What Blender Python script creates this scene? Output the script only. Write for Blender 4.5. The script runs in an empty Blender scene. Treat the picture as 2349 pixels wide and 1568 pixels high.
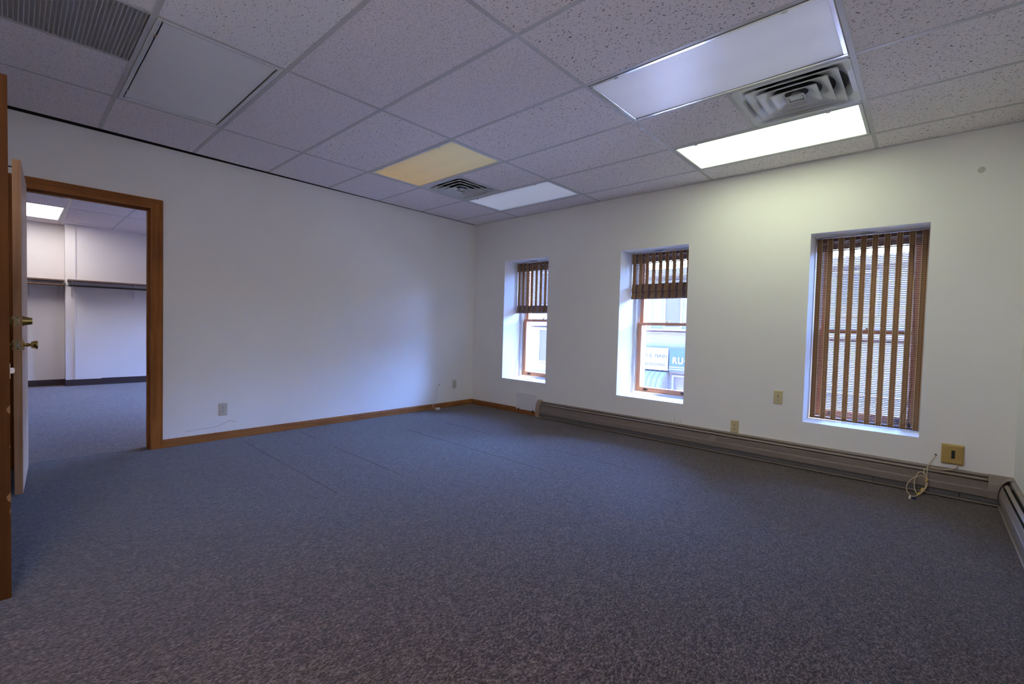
import bpy, math, random
from mathutils import Matrix, Vector
random.seed(7)
PI = math.pi
scene = bpy.context.scene
COL = scene.collection

# ------------------------------------------------------------------ camera
W, H, F = 2349.0, 1568.0, 1045.92
CAM = Vector((4.8241, -4.4796, 1.1156))
CR = Vector((0.73951, 0.67263, 0.02642))
CU = Vector((-0.04112, 0.00596, 0.99914))
CF = Vector((-0.67189, 0.73995, -0.03206))
cam_data = bpy.data.cameras.new('camera')
cam_data.sensor_fit = 'HORIZONTAL'
cam_data.sensor_width = 36.0
cam_data.lens = 36.0 * F / W
cam_data.clip_start = 0.05
cam_data.clip_end = 300
cam = bpy.data.objects.new('camera', cam_data)
COL.objects.link(cam)
m3 = Matrix((CR, CU, -CF)).transposed()
cam.matrix_world = Matrix.Translation(CAM) @ m3.to_4x4()
scene.camera = cam


def px(x, y, ax, val):
    """photo pixel -> point on the plane axis=val"""
    d = CF + CR * ((x - W / 2) / F) + CU * ((H / 2 - y) / F)
    return CAM + d * ((val - CAM[ax]) / d[ax])


# ------------------------------------------------------------------ world, sun, exposure
SUN_DIR = Vector((1.95, 1.0, 4.3)).normalized()      # towards the sun
world = bpy.data.worlds.new('world')
scene.world = world
world.use_nodes = True
wn = world.node_tree.nodes
wl = world.node_tree.links
wn.clear()
sky = wn.new('ShaderNodeTexSky')
sky.sky_type = 'NISHITA'
sky.sun_disc = False
sky.sun_elevation = math.asin(SUN_DIR.z)
sky.sun_rotation = math.atan2(SUN_DIR.x, SUN_DIR.y)
sky.air_density = 1.3
sky.dust_density = 0.6
sky.ozone_density = 2.0
bg = wn.new('ShaderNodeBackground')
bg.inputs['Strength'].default_value = 12.0
wo = wn.new('ShaderNodeOutputWorld')
wb_mix = wn.new('ShaderNodeMix')                        # camera balanced for indoor lamps: daylight reads blue
wb_mix.data_type = 'RGBA'
wb_mix.blend_type = 'MULTIPLY'
wb_mix.inputs['Factor'].default_value = 1.0
wb_mix.inputs['B'].default_value = (0.66, 0.81, 1.40, 1.0)
wl.new(sky.outputs[0], wb_mix.inputs['A'])
wl.new(wb_mix.outputs['Result'], bg.inputs[0])
wl.new(bg.outputs[0], wo.inputs[0])

sd = bpy.data.lights.new('sun', 'SUN')
sd.energy = 130.0
sd.angle = math.radians(0.6)
sd.color = (1.0, 0.86, 0.74)
sun = bpy.data.objects.new('sun', sd)
COL.objects.link(sun)
sun.rotation_euler = (-SUN_DIR).to_track_quat('-Z', 'Y').to_euler()
sun.location = (10, 6, 20)

vs = scene.view_settings
scene.display_settings.display_device = 'sRGB'
vs.view_transform = 'Standard'
vs.look = 'None'
vs.exposure = 0.32
vs.gamma = 1.0
vs.use_curve_mapping = False
cy = scene.cycles
cy.use_denoising = True
cy.max_bounces = 12
cy.diffuse_bounces = 8
cy.glossy_bounces = 4
cy.transmission_bounces = 6
cy.transparent_max_bounces = 16
cy.sample_clamp_indirect = 8.0
cy.caustics_reflective = False
cy.caustics_refractive = False

LAMP_STRENGTH = 5.6

# ------------------------------------------------------------------ materials
MATS = {}


def new_mat(name):
    m = bpy.data.materials.new(name)
    m.use_nodes = True
    nt = m.node_tree
    b = nt.nodes['Principled BSDF']
    MATS[name] = m
    return m, nt, b


def N(nt, t, **kw):
    n = nt.nodes.new(t)
    for k, v in kw.items():
        if k.startswith('i_'):
            n.inputs[k[2:].replace('_', ' ')].default_value = v
        else:
            setattr(n, k, v)
    return n


def ramp(nt, stops):
    r = nt.nodes.new('ShaderNodeValToRGB')
    e = r.color_ramp.elements
    e[0].position, e[0].color = stops[0][0], tuple(stops[0][1]) + (1,)
    e[1].position, e[1].color = stops[-1][0], tuple(stops[-1][1]) + (1,)
    for p, c in stops[1:-1]:
        x = e.new(p)
        x.color = tuple(c) + (1,)
    return r


def coords(nt, scale=(1, 1, 1), rot=(0, 0, 0), kind='Object'):
    tc = nt.nodes.new('ShaderNodeTexCoord')
    mp = nt.nodes.new('ShaderNodeMapping')
    mp.inputs['Scale'].default_value = scale
    mp.inputs['Rotation'].default_value = rot
    nt.links.new(tc.outputs[kind], mp.inputs['Vector'])
    return mp.outputs['Vector']


def bump(nt, b, src, strength, dist):
    bp = nt.nodes.new('ShaderNodeBump')
    bp.inputs['Strength'].default_value = strength
    bp.inputs['Distance'].default_value = dist
    nt.links.new(src, bp.inputs['Height'])
    nt.links.new(bp.outputs[0], b.inputs['Normal'])


def plain(name, col, rough=0.5, metal=0.0, var=0.06, scale=30.0, spec=0.5, bmp=0.0):
    """plain coloured surface with slight procedural unevenness"""
    m, nt, b = new_mat(name)
    v = coords(nt)
    n = N(nt, 'ShaderNodeTexNoise')
    n.inputs['Scale'].default_value = scale
    n.inputs['Detail'].default_value = 3
    nt.links.new(v, n.inputs['Vector'])
    lo = tuple(c * (1 - var) for c in col)
    hi = tuple(min(1, c * (1 + var)) for c in col)
    r = ramp(nt, [(0.3, lo), (0.7, hi)])
    nt.links.new(n.outputs['Fac'], r.inputs[0])
    nt.links.new(r.outputs[0], b.inputs['Base Color'])
    b.inputs['Roughness'].default_value = rough
    b.inputs['Metallic'].default_value = metal
    b.inputs['Specular IOR Level'].default_value = spec
    if bmp:
        bump(nt, b, n.outputs['Fac'], bmp, 0.002)
    return m


def wood(name, dark, light, axis='z', rough=0.45, scale=1.0):
    m, nt, b = new_mat(name)
    s = {'x': (1.5, 40, 40), 'y': (40, 1.5, 40), 'z': (40, 40, 1.5)}[axis]
    v = coords(nt, tuple(k * scale for k in s))
    n = N(nt, 'ShaderNodeTexNoise')
    n.inputs['Scale'].default_value = 1.0
    n.inputs['Detail'].default_value = 5
    n.inputs['Roughness'].default_value = 0.6
    n.inputs['Distortion'].default_value = 0.6
    nt.links.new(v, n.inputs['Vector'])
    v2 = coords(nt, (2.2, 2.2, 2.2))
    n2 = N(nt, 'ShaderNodeTexNoise')
    n2.inputs['Scale'].default_value = 1.6
    n2.inputs['Detail'].default_value = 2
    nt.links.new(v2, n2.inputs['Vector'])
    mx = N(nt, 'ShaderNodeMath', operation='MULTIPLY_ADD')
    mx.inputs[1].default_value = 0.35
    nt.links.new(n2.outputs['Fac'], mx.inputs[0])
    sb = N(nt, 'ShaderNodeMath', operation='MULTIPLY')
    sb.inputs[1].default_value = 0.68
    nt.links.new(n.outputs['Fac'], sb.inputs[0])
    nt.links.new(sb.outputs[0], mx.inputs[2])
    r = ramp(nt, [(0.36, dark), (0.62, light)])
    nt.links.new(mx.outputs[0], r.inputs[0])
    nt.links.new(r.outputs[0], b.inputs['Base Color'])
    b.inputs['Roughness'].default_value = rough
    b.inputs['Specular IOR Level'].default_value = 0.25
    bump(nt, b, n.outputs['Fac'], 0.15, 0.001)
    return m


def mat_wall():
    m, nt, b = new_mat('wall_paint')
    n = N(nt, 'ShaderNodeTexNoise')
    n.inputs['Scale'].default_value = 220
    n.inputs['Detail'].default_value = 3
    nt.links.new(coords(nt), n.inputs['Vector'])
    n2 = N(nt, 'ShaderNodeTexNoise')
    n2.inputs['Scale'].default_value = 1.3
    n2.inputs['Detail'].default_value = 3
    nt.links.new(coords(nt), n2.inputs['Vector'])
    r = ramp(nt, [(0.35, (0.80, 0.795, 0.775)), (0.65, (0.83, 0.825, 0.805))])
    nt.links.new(n2.outputs['Fac'], r.inputs[0])
    nt.links.new(r.outputs[0], b.inputs['Base Color'])
    b.inputs['Roughness'].default_value = 0.62
    b.inputs['Specular IOR Level'].default_value = 0.35
    bump(nt, b, n.outputs['Fac'], 0.06, 0.001)


def mat_tile(name, base, hole, stretch, rot, sc, thr, pin=True):
    m, nt, b = new_mat(name)
    # every tile shows another piece of the pattern
    tc = nt.nodes.new('ShaderNodeTexCoord')
    oi = nt.nodes.new('ShaderNodeObjectInfo')
    off = N(nt, 'ShaderNodeMath', operation='MULTIPLY')
    off.inputs[1].default_value = 40.0
    nt.links.new(oi.outputs['Random'], off.inputs[0])
    cb = nt.nodes.new('ShaderNodeCombineXYZ')
    nt.links.new(off.outputs[0], cb.inputs[0])
    nt.links.new(off.outputs[0], cb.inputs[1])
    ad = N(nt, 'ShaderNodeVectorMath', operation='ADD')
    nt.links.new(tc.outputs['Object'], ad.inputs[0])
    nt.links.new(cb.outputs[0], ad.inputs[1])
    mp = nt.nodes.new('ShaderNodeMapping')
    mp.inputs['Scale'].default_value = stretch
    mp.inputs['Rotation'].default_value = (0, 0, rot)
    nt.links.new(ad.outputs[0], mp.inputs['Vector'])
    n = N(nt, 'ShaderNodeTexNoise')
    n.inputs['Scale'].default_value = sc
    n.inputs['Detail'].default_value = 1.2
    n.inputs['Roughness'].default_value = 0.5
    n.inputs['Distortion'].default_value = 0.9
    nt.links.new(mp.outputs[0], n.inputs['Vector'])
    r1 = ramp(nt, [(thr, (0, 0, 0)), (thr + 0.035, (1, 1, 1))])
    nt.links.new(n.outputs['Fac'], r1.inputs[0])
    fac = r1.outputs[0]
    if pin:
        vo = N(nt, 'ShaderNodeTexVoronoi')
        vo.inputs['Scale'].default_value = 190
        nt.links.new(ad.outputs[0], vo.inputs['Vector'])
        r2 = ramp(nt, [(0.16, (0.55, 0.55, 0.55)), (0.24, (0, 0, 0))])
        nt.links.new(vo.outputs['Distance'], r2.inputs[0])
        mxx = N(nt, 'ShaderNodeMath', operation='MAXIMUM')
        nt.links.new(fac, mxx.inputs[0])
        nt.links.new(r2.outputs[0], mxx.inputs[1])
        fac = mxx.outputs[0]
    mx = N(nt, 'ShaderNodeMix', data_type='RGBA')
    mx.inputs['A'].default_value = tuple(base) + (1,)
    mx.inputs['B'].default_value = tuple(hole) + (1,)
    nt.links.new(fac, mx.inputs['Factor'])
    nt.links.new(mx.outputs['Result'], b.inputs['Base Color'])
    b.inputs['Roughness'].default_value = 0.9
    b.inputs['Specular IOR Level'].default_value = 0.15
    iv = N(nt, 'ShaderNodeMath', operation='SUBTRACT')
    iv.inputs[0].default_value = 1.0
    nt.links.new(fac, iv.inputs[1])
    bump(nt, b, iv.outputs[0], 0.5, 0.003)


def mat_carpet(name='carpet', k=1.0, w=1.0):
    m, nt, b = new_mat(name)
    n = N(nt, 'ShaderNodeTexNoise')
    n.inputs['Scale'].default_value = 170
    n.inputs['Detail'].default_value = 4
    n.inputs['Roughness'].default_value = 0.65
    nt.links.new(coords(nt, (1.0, 0.55, 1.0), (0, 0, 0.9)), n.inputs['Vector'])
    n2 = N(nt, 'ShaderNodeTexNoise')
    n2.inputs['Scale'].default_value = 40
    n2.inputs['Detail'].default_value = 3
    n2.inputs['Roughness'].default_value = 0.6
    nt.links.new(coords(nt, (1.0, 0.6, 1.0), (0, 0, 0.9)), n2.inputs['Vector'])
    n3 = N(nt, 'ShaderNodeTexNoise')
    n3.inputs['Scale'].default_value = 2.0
    n3.inputs['Detail'].default_value = 4
    nt.links.new(coords(nt), n3.inputs['Vector'])
    a = N(nt, 'ShaderNodeMath', operation='MULTIPLY_ADD')
    a.inputs[1].default_value = 0.86
    nt.links.new(n.outputs['Fac'], a.inputs[0])
    a2 = N(nt, 'ShaderNodeMath', operation='MULTIPLY')
    a2.inputs[1].default_value = 0.14
    nt.links.new(n2.outputs['Fac'], a2.inputs[0])
    nt.links.new(a2.outputs[0], a.inputs[2])
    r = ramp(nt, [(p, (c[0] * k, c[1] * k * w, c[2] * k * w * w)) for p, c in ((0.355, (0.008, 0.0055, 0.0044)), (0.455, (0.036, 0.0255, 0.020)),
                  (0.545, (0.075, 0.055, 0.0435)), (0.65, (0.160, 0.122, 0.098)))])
    nt.links.new(a.outputs[0], r.inputs[0])
    r3 = ramp(nt, [(0.3, (0.9, 0.9, 0.9)), (0.7, (1, 1, 1))])
    nt.links.new(n3.outputs['Fac'], r3.inputs[0])
    mx = N(nt, 'ShaderNodeMix', data_type='RGBA', blend_type='MULTIPLY')
    mx.inputs['Factor'].default_value = 1
    nt.links.new(r.outputs[0], mx.inputs['A'])
    nt.links.new(r3.outputs[0], mx.inputs['B'])
    nt.links.new(mx.outputs['Result'], b.inputs['Base Color'])
    b.inputs['Roughness'].default_value = 0.95
    b.inputs['Specular IOR Level'].default_value = 0.1
    b.inputs['Sheen Weight'].default_value = 0.25
    b.inputs['Sheen Roughness'].default_value = 0.35
    bump(nt, b, a.outputs[0], 0.8, 0.006)


def mat_glass(name, tint, refl):
    m = bpy.data.materials.new(name)
    m.use_nodes = True
    nt = m.node_tree
    nt.nodes.clear()
    o = nt.nodes.new('ShaderNodeOutputMaterial')
    t = nt.nodes.new('ShaderNodeBsdfTransparent')
    n = N(nt, 'ShaderNodeTexNoise')
    n.inputs['Scale'].default_value = 3
    nt.links.new(coords(nt), n.inputs['Vector'])
    r = ramp(nt, [(0.3, tuple(c * 0.985 for c in tint)), (0.7, tint)])
    nt.links.new(n.outputs['Fac'], r.inputs[0])
    nt.links.new(r.outputs[0], t.inputs[0])
    g = nt.nodes.new('ShaderNodeBsdfGlossy')
    g.inputs['Roughness'].default_value = 0.03
    lw = nt.nodes.new('ShaderNodeFresnel')
    lw.inputs[0].default_value = 1.45
    mu = N(nt, 'ShaderNodeMath', operation='MULTIPLY')
    mu.inputs[1].default_value = refl
    nt.links.new(lw.outputs[0], mu.inputs[0])
    mx = nt.nodes.new('ShaderNodeMixShader')
    nt.links.new(mu.outputs[0], mx.inputs[0])
    nt.links.new(t.outputs[0], mx.inputs[1])
    nt.links.new(g.outputs[0], mx.inputs[2])
    nt.links.new(mx.outputs[0], o.inputs[0])
    MATS[name] = m


def mat_lens(name, col, emis=None, strength=0.0, ecol2=None):
    """prismatic acrylic lens; lit ones glow where the tubes run behind them"""
    m, nt, b = new_mat(name)
    tc = nt.nodes.new('ShaderNodeTexCoord')
    sp = nt.nodes.new('ShaderNodeSeparateXYZ')
    nt.links.new(tc.outputs['Object'], sp.inputs[0])
    outs = []
    for ax in (0, 1):
        mu = N(nt, 'ShaderNodeMath', operation='MULTIPLY')
        mu.inputs[1].default_value = 2 * PI / 0.0095
        nt.links.new(sp.outputs[ax], mu.inputs[0])
        s = N(nt, 'ShaderNodeMath', operation='SINE')
        nt.links.new(mu.outputs[0], s.inputs[0])
        outs.append(s.outputs[0])
    pr = N(nt, 'ShaderNodeMath', operation='MULTIPLY')
    nt.links.new(outs[0], pr.inputs[0])
    nt.links.new(outs[1], pr.inputs[1])
    r = ramp(nt, [(0.0, tuple(c * 0.74 for c in col)), (1.0, col)])
    ma = N(nt, 'ShaderNodeMath', operation='MULTIPLY_ADD')
    ma.inputs[1].default_value = 0.5
    ma.inputs[2].default_value = 0.5
    nt.links.new(pr.outputs[0], ma.inputs[0])
    nt.links.new(ma.outputs[0], r.inputs[0])
    nt.links.new(r.outputs[0], b.inputs['Base Color'])
    b.inputs['Roughness'].default_value = 0.34
    b.inputs['Specular IOR Level'].default_value = 0.8
    bump(nt, b, pr.outputs[0], 0.12, 0.001)
    if emis:
        # two tubes lie along the lens: brightness falls off away from them
        ab = N(nt, 'ShaderNodeMath', operation='ABSOLUTE')
        nt.links.new(sp.outputs[1], ab.inputs[0])
        d = N(nt, 'ShaderNodeMath', operation='SUBTRACT')
        d.inputs[1].default_value = 0.11
        nt.links.new(ab.outputs[0], d.inputs[0])
        d2 = N(nt, 'ShaderNodeMath', operation='ABSOLUTE')
        nt.links.new(d.outputs[0], d2.inputs[0])
        mr = N(nt, 'ShaderNodeMapRange')
        mr.inputs['From Min'].default_value = 0.0
        mr.inputs['From Max'].default_value = 0.17
        mr.inputs['To Min'].default_value = 1.0
        mr.inputs['To Max'].default_value = 0.72
        nt.links.new(d2.outputs[0], mr.inputs['Value'])
        st = N(nt, 'ShaderNodeMath', operation='MULTIPLY')
        st.inputs[1].default_value = strength
        nt.links.new(mr.outputs[0], st.inputs[0])
        nt.links.new(st.outputs[0], b.inputs['Emission Strength'])
        b.inputs['Emission Color'].default_value = tuple(emis) + (1,)
        if ecol2:
            mr2 = N(nt, 'ShaderNodeMapRange')
            mr2.inputs['From Min'].default_value = -0.5
            mr2.inputs['From Max'].default_value = 0.5
            nt.links.new(sp.outputs[0], mr2.inputs['Value'])
            rr = ramp(nt, [(0.0, emis), (1.0, ecol2)])
            nt.links.new(mr2.outputs[0], rr.inputs[0])
            nt.links.new(rr.outputs[0], b.inputs['Emission Color'])
    return m


def mat_band():
    """thread bands that bind a woven shade: tan weave with dark red and straw warp threads"""
    m, nt, b = new_mat('shade_band')
    tc = nt.nodes.new('ShaderNodeTexCoord')
    sp = nt.nodes.new('ShaderNodeSeparateXYZ')
    nt.links.new(tc.outputs['Generated'], sp.inputs[0])
    r = ramp(nt, [(0.0, (0.64, 0.47, 0.24)), (0.9, (0.64, 0.47, 0.24))])
    r.color_ramp.interpolation = 'CONSTANT'
    e = r.color_ramp.elements
    for p, c in [(0.15, (0.20, 0.07, 0.04)), (0.23, (0.38, 0.225, 0.105)), (0.46, (0.41, 0.24, 0.115)),
                 (0.74, (0.20, 0.07, 0.04)), (0.81, (0.38, 0.225, 0.105))]:
        x = e.new(p)
        x.color = c + (1,)
    e[len(e) - 1].position = 0.86
    nt.links.new(sp.outputs[0], r.inputs[0])
    s2 = nt.nodes.new('ShaderNodeSeparateXYZ')
    nt.links.new(tc.outputs['Object'], s2.inputs[0])
    mu = N(nt, 'ShaderNodeMath', operation='MULTIPLY')
    mu.inputs[1].default_value = 2 * PI / 0.0145
    nt.links.new(s2.outputs[2], mu.inputs[0])
    s = N(nt, 'ShaderNodeMath', operation='SINE')
    nt.links.new(mu.outputs[0], s.inputs[0])
    r2 = ramp(nt, [(0.0, (0.45, 0.4, 0.38)), (0.25, (1, 1, 1))])
    ma = N(nt, 'ShaderNodeMath', operation='MULTIPLY_ADD')
    ma.inputs[1].default_value = 0.5
    ma.inputs[2].default_value = 0.5
    nt.links.new(s.outputs[0], ma.inputs[0])
    nt.links.new(ma.outputs[0], r2.inputs[0])
    mx = N(nt, 'ShaderNodeMix', data_type='RGBA', blend_type='MULTIPLY')
    mx.inputs['Factor'].default_value = 1
    nt.links.new(r.outputs[0], mx.inputs['A'])
    nt.links.new(r2.outputs[0], mx.inputs['B'])
    nt.links.new(mx.outputs['Result'], b.inputs['Base Color'])
    b.inputs['Roughness'].default_value = 0.8
    b.inputs['Specular IOR Level'].default_value = 0.2
    # thin weave lets some light through
    tr = nt.nodes.new('ShaderNodeBsdfTranslucent')
    nt.links.new(mx.outputs['Result'], tr.inputs[0])
    ms = nt.nodes.new('ShaderNodeMixShader')
    ms.inputs[0].default_value = 0.4
    out = nt.nodes['Material Output']
    nt.links.new(b.outputs[0], ms.inputs[1])
    nt.links.new(tr.outputs[0], ms.inputs[2])
    nt.links.new(ms.outputs[0], out.inputs[0])


def mat_siding(name, c1, c2, pitch):
    m, nt, b = new_mat(name)
    tc = nt.nodes.new('ShaderNodeTexCoord')
    br = N(nt, 'ShaderNodeTexBrick')
    mp = nt.nodes.new('ShaderNodeMapping')
    mp.inputs['Rotation'].default_value = (PI / 2, 0, 0)
    nt.links.new(tc.outputs['Object'], mp.inputs['Vector'])
    nt.links.new(mp.outputs[0], br.inputs['Vector'])
    br.inputs['Color1'].default_value = c1 + (1,)
    br.inputs['Color2'].default_value = tuple(c * 0.9 for c in c1) + (1,)
    br.inputs['Mortar'].default_value = c2 + (1,)
    br.inputs['Scale'].default_value = 1.0
    br.inputs['Brick Width'].default_value = pitch[0]
    br.inputs['Row Height'].default_value = pitch[1]
    br.inputs['Mortar Size'].default_value = pitch[2]
    nt.links.new(br.outputs[0], b.inputs['Base Color'])
    b.inputs['Roughness'].default_value = 0.85


mat_wall()
mat_tile('tile_dashed', (0.87, 0.82, 0.85), (0.42, 0.38, 0.37), (1.9, 0.62, 1), 0.35, 150, 0.60, False)
mat_tile('tile_fissured', (0.87, 0.82, 0.83), (0.13, 0.10, 0.085), (0.85, 1.25, 1), 0.6, 92, 0.643, True)
mat_tile('tile_new', (0.88, 0.87, 0.90), (0.10, 0.085, 0.08), (0.8, 1.3, 1), 1.9, 125, 0.66, False)
mat_carpet()
mat_carpet('carpet_lamp_warm', 1.9, 0.87)  # lighter, warmer carpet copy with lamp warmth put into its colour
mat_glass('window_glass', (0.94, 0.96, 0.97), 0.9)
mat_lens('lens_clear', (0.95, 0.96, 0.98))
mat_lens('lens_glow_added', (0.95, 0.96, 0.98), (0.62, 0.68, 1.0), 0.16)  # faint blue glow added to raise the lens brightness
mat_lens('lens_glow_added_corner', (0.95, 0.96, 0.98), (0.62, 0.72, 1.0), 0.22)  # stronger added glow for the lens in the corner
mat_lens('lens_lit', (0.85, 0.86, 0.80), (0.90, 1.0, 0.66), LAMP_STRENGTH)
mat_lens('lens_rear_fill', (0.85, 0.85, 0.82), (1.0, 0.91, 0.94), 24.0)
mat_lens('lens_far_lit', (0.85, 0.86, 0.80), (1.0, 0.94, 0.92), 12.0)
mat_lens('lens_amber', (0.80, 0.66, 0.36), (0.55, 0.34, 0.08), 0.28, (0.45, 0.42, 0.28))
mat_band()
plain('grid_metal', (0.52, 0.52, 0.52), 0.4, 0.0, 0.03)
plain('grid_dirty', (0.36, 0.35, 0.32), 0.5, 0.0, 0.05)
plain('fixture_white', (0.66, 0.68, 0.70), 0.35, 0.0, 0.03)
plain('chrome_trim', (0.75, 0.77, 0.80), 0.18, 0.9, 0.03)
plain('diffuser_metal', (0.60, 0.62, 0.62), 0.3, 0.0, 0.03)
plain('plenum_dark', (0.03, 0.03, 0.03), 0.9, 0.0, 0.05)
plain('duct_shade', (0.012, 0.012, 0.011), 0.8, 0.0, 0.05)  # near-black colour stands in for the shade deep inside the vents
plain('grille_metal', (0.42, 0.42, 0.44), 0.5, 0.0, 0.04)
plain('heater_tan', (0.215, 0.176, 0.146), 0.42, 0.0, 0.04)
plain('heater_end', (0.33, 0.235, 0.16), 0.5, 0.0, 0.05)
plain('heater_grey', (0.16, 0.155, 0.15), 0.45, 0.3, 0.06)
plain('cap_grey', (0.34, 0.35, 0.36), 0.5, 0.0, 0.1)
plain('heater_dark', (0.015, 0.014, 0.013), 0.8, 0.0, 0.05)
plain('ivory_plastic', (0.55, 0.47, 0.27), 0.35, 0.0, 0.03)
plain('beige_plastic', (0.50, 0.47, 0.40), 0.35, 0.0, 0.03)
plain('slot_black', (0.01, 0.009, 0.008), 0.6, 0.0, 0.02)
plain('box_ochre', (0.42, 0.275, 0.075), 0.4, 0.0, 0.06)
plain('cable_cream', (0.55, 0.43, 0.27), 0.5, 0.0, 0.05)
plain('cable_tie', (0.62, 0.40, 0.08), 0.4, 0.0, 0.05)
plain('plug_blue', (0.02, 0.03, 0.12), 0.4, 0.0, 0.05)
plain('wire_grey', (0.22, 0.22, 0.25), 0.5, 0.0, 0.05)
plain('wire_white', (0.62, 0.60, 0.60), 0.5, 0.0, 0.05)
plain('jack_white', (0.66, 0.63, 0.52), 0.4, 0.0, 0.04)
plain('terminal_brass', (0.35, 0.22, 0.08), 0.4, 0.6, 0.08)
plain('brass', (0.62, 0.45, 0.16), 0.22, 1.0, 0.05)
plain('brass_dull', (0.50, 0.42, 0.24), 0.32, 0.9, 0.06)
plain('steel', (0.6, 0.6, 0.62), 0.25, 1.0, 0.03)
plain('black_metal', (0.02, 0.018, 0.018), 0.4, 0.2, 0.05)
plain('plate_white', (0.72, 0.72, 0.74), 0.5, 0.0, 0.02)
plain('vinyl_white', (0.72, 0.74, 0.76), 0.35, 0.0, 0.02)
plain('storm_aluminium', (0.45, 0.48, 0.54), 0.35, 0.3, 0.04)
plain('slat_brown', (0.105, 0.048, 0.03), 0.55, 0.0, 0.18, 60)
plain('cord_dark', (0.03, 0.02, 0.02), 0.6, 0.0, 0.05)
plain('cove_dark', (0.035, 0.02, 0.022), 0.5, 0.0, 0.06)
plain('seam_dark', (0.03, 0.027, 0.026), 0.95, 0.0, 0.1)
plain('chip_wood', (0.16, 0.08, 0.03), 0.8, 0.0, 0.2)
plain('patch_grey', (0.58, 0.57, 0.53), 0.9, 0.0, 0.1)
plain('soot', (0.42, 0.40, 0.36), 0.9, 0.0, 0.3, 200)
plain('scuff', (0.22, 0.21, 0.19), 0.9, 0.0, 0.2)
plain('far_wall_paint', (0.74, 0.70, 0.69), 0.6, 0.0, 0.02, 2.0)
plain('shelf_brown', (0.16, 0.10, 0.075), 0.45, 0.0, 0.1)
plain('rod_wood', (0.17, 0.09, 0.05), 0.45, 0.0, 0.1)
plain('bracket_white', (0.70, 0.68, 0.68), 0.4, 0.0, 0.03)
plain('concrete', (0.42, 0.42, 0.41), 0.9, 0.0, 0.08, 4.0)
plain('asphalt', (0.28, 0.28, 0.28), 0.9, 0.0, 0.15, 8.0)
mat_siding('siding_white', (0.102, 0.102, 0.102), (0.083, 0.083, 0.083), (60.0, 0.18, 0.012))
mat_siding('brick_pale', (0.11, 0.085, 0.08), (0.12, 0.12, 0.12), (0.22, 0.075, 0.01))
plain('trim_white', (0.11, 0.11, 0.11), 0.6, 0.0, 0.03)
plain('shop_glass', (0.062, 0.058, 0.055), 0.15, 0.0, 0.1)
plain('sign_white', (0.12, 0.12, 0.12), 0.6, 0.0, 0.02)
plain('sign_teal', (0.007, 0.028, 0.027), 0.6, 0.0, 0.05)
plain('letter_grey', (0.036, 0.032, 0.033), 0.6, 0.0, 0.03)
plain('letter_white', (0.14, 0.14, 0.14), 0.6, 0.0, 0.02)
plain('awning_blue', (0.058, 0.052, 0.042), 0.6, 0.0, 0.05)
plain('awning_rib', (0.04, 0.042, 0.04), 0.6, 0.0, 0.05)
wood('oak_casing', (0.155, 0.046, 0.007), (0.32, 0.115, 0.020), 'z', 0.6)
wood('oak_casing_h', (0.155, 0.046, 0.007), (0.32, 0.115, 0.020), 'y', 0.6)
wood('oak_base_y', (0.16, 0.056, 0.012), (0.31, 0.125, 0.032), 'y', 0.6)
wood('oak_base_x', (0.14, 0.047, 0.010), (0.27, 0.10, 0.026), 'x', 0.6)
wood('birch_face', (0.58, 0.42, 0.30), (0.72, 0.56, 0.43), 'z', 0.5, 0.6)
wood('birch_edge', (0.40, 0.185, 0.075), (0.64, 0.36, 0.18), 'z', 0.5, 0.5)
wood('door_dark', (0.040, 0.013, 0.003), (0.066, 0.024, 0.005), 'z', 0.8, 0.7)
MATS['door_dark'].node_tree.nodes['Principled BSDF'].inputs['Specular IOR Level'].default_value = 0.12
wood('sash_wood', (0.46, 0.20, 0.09), (0.62, 0.33, 0.18), 'z', 0.5)
wood('sash_wood_h', (0.46, 0.20, 0.09), (0.62, 0.33, 0.18), 'x', 0.5)


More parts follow.
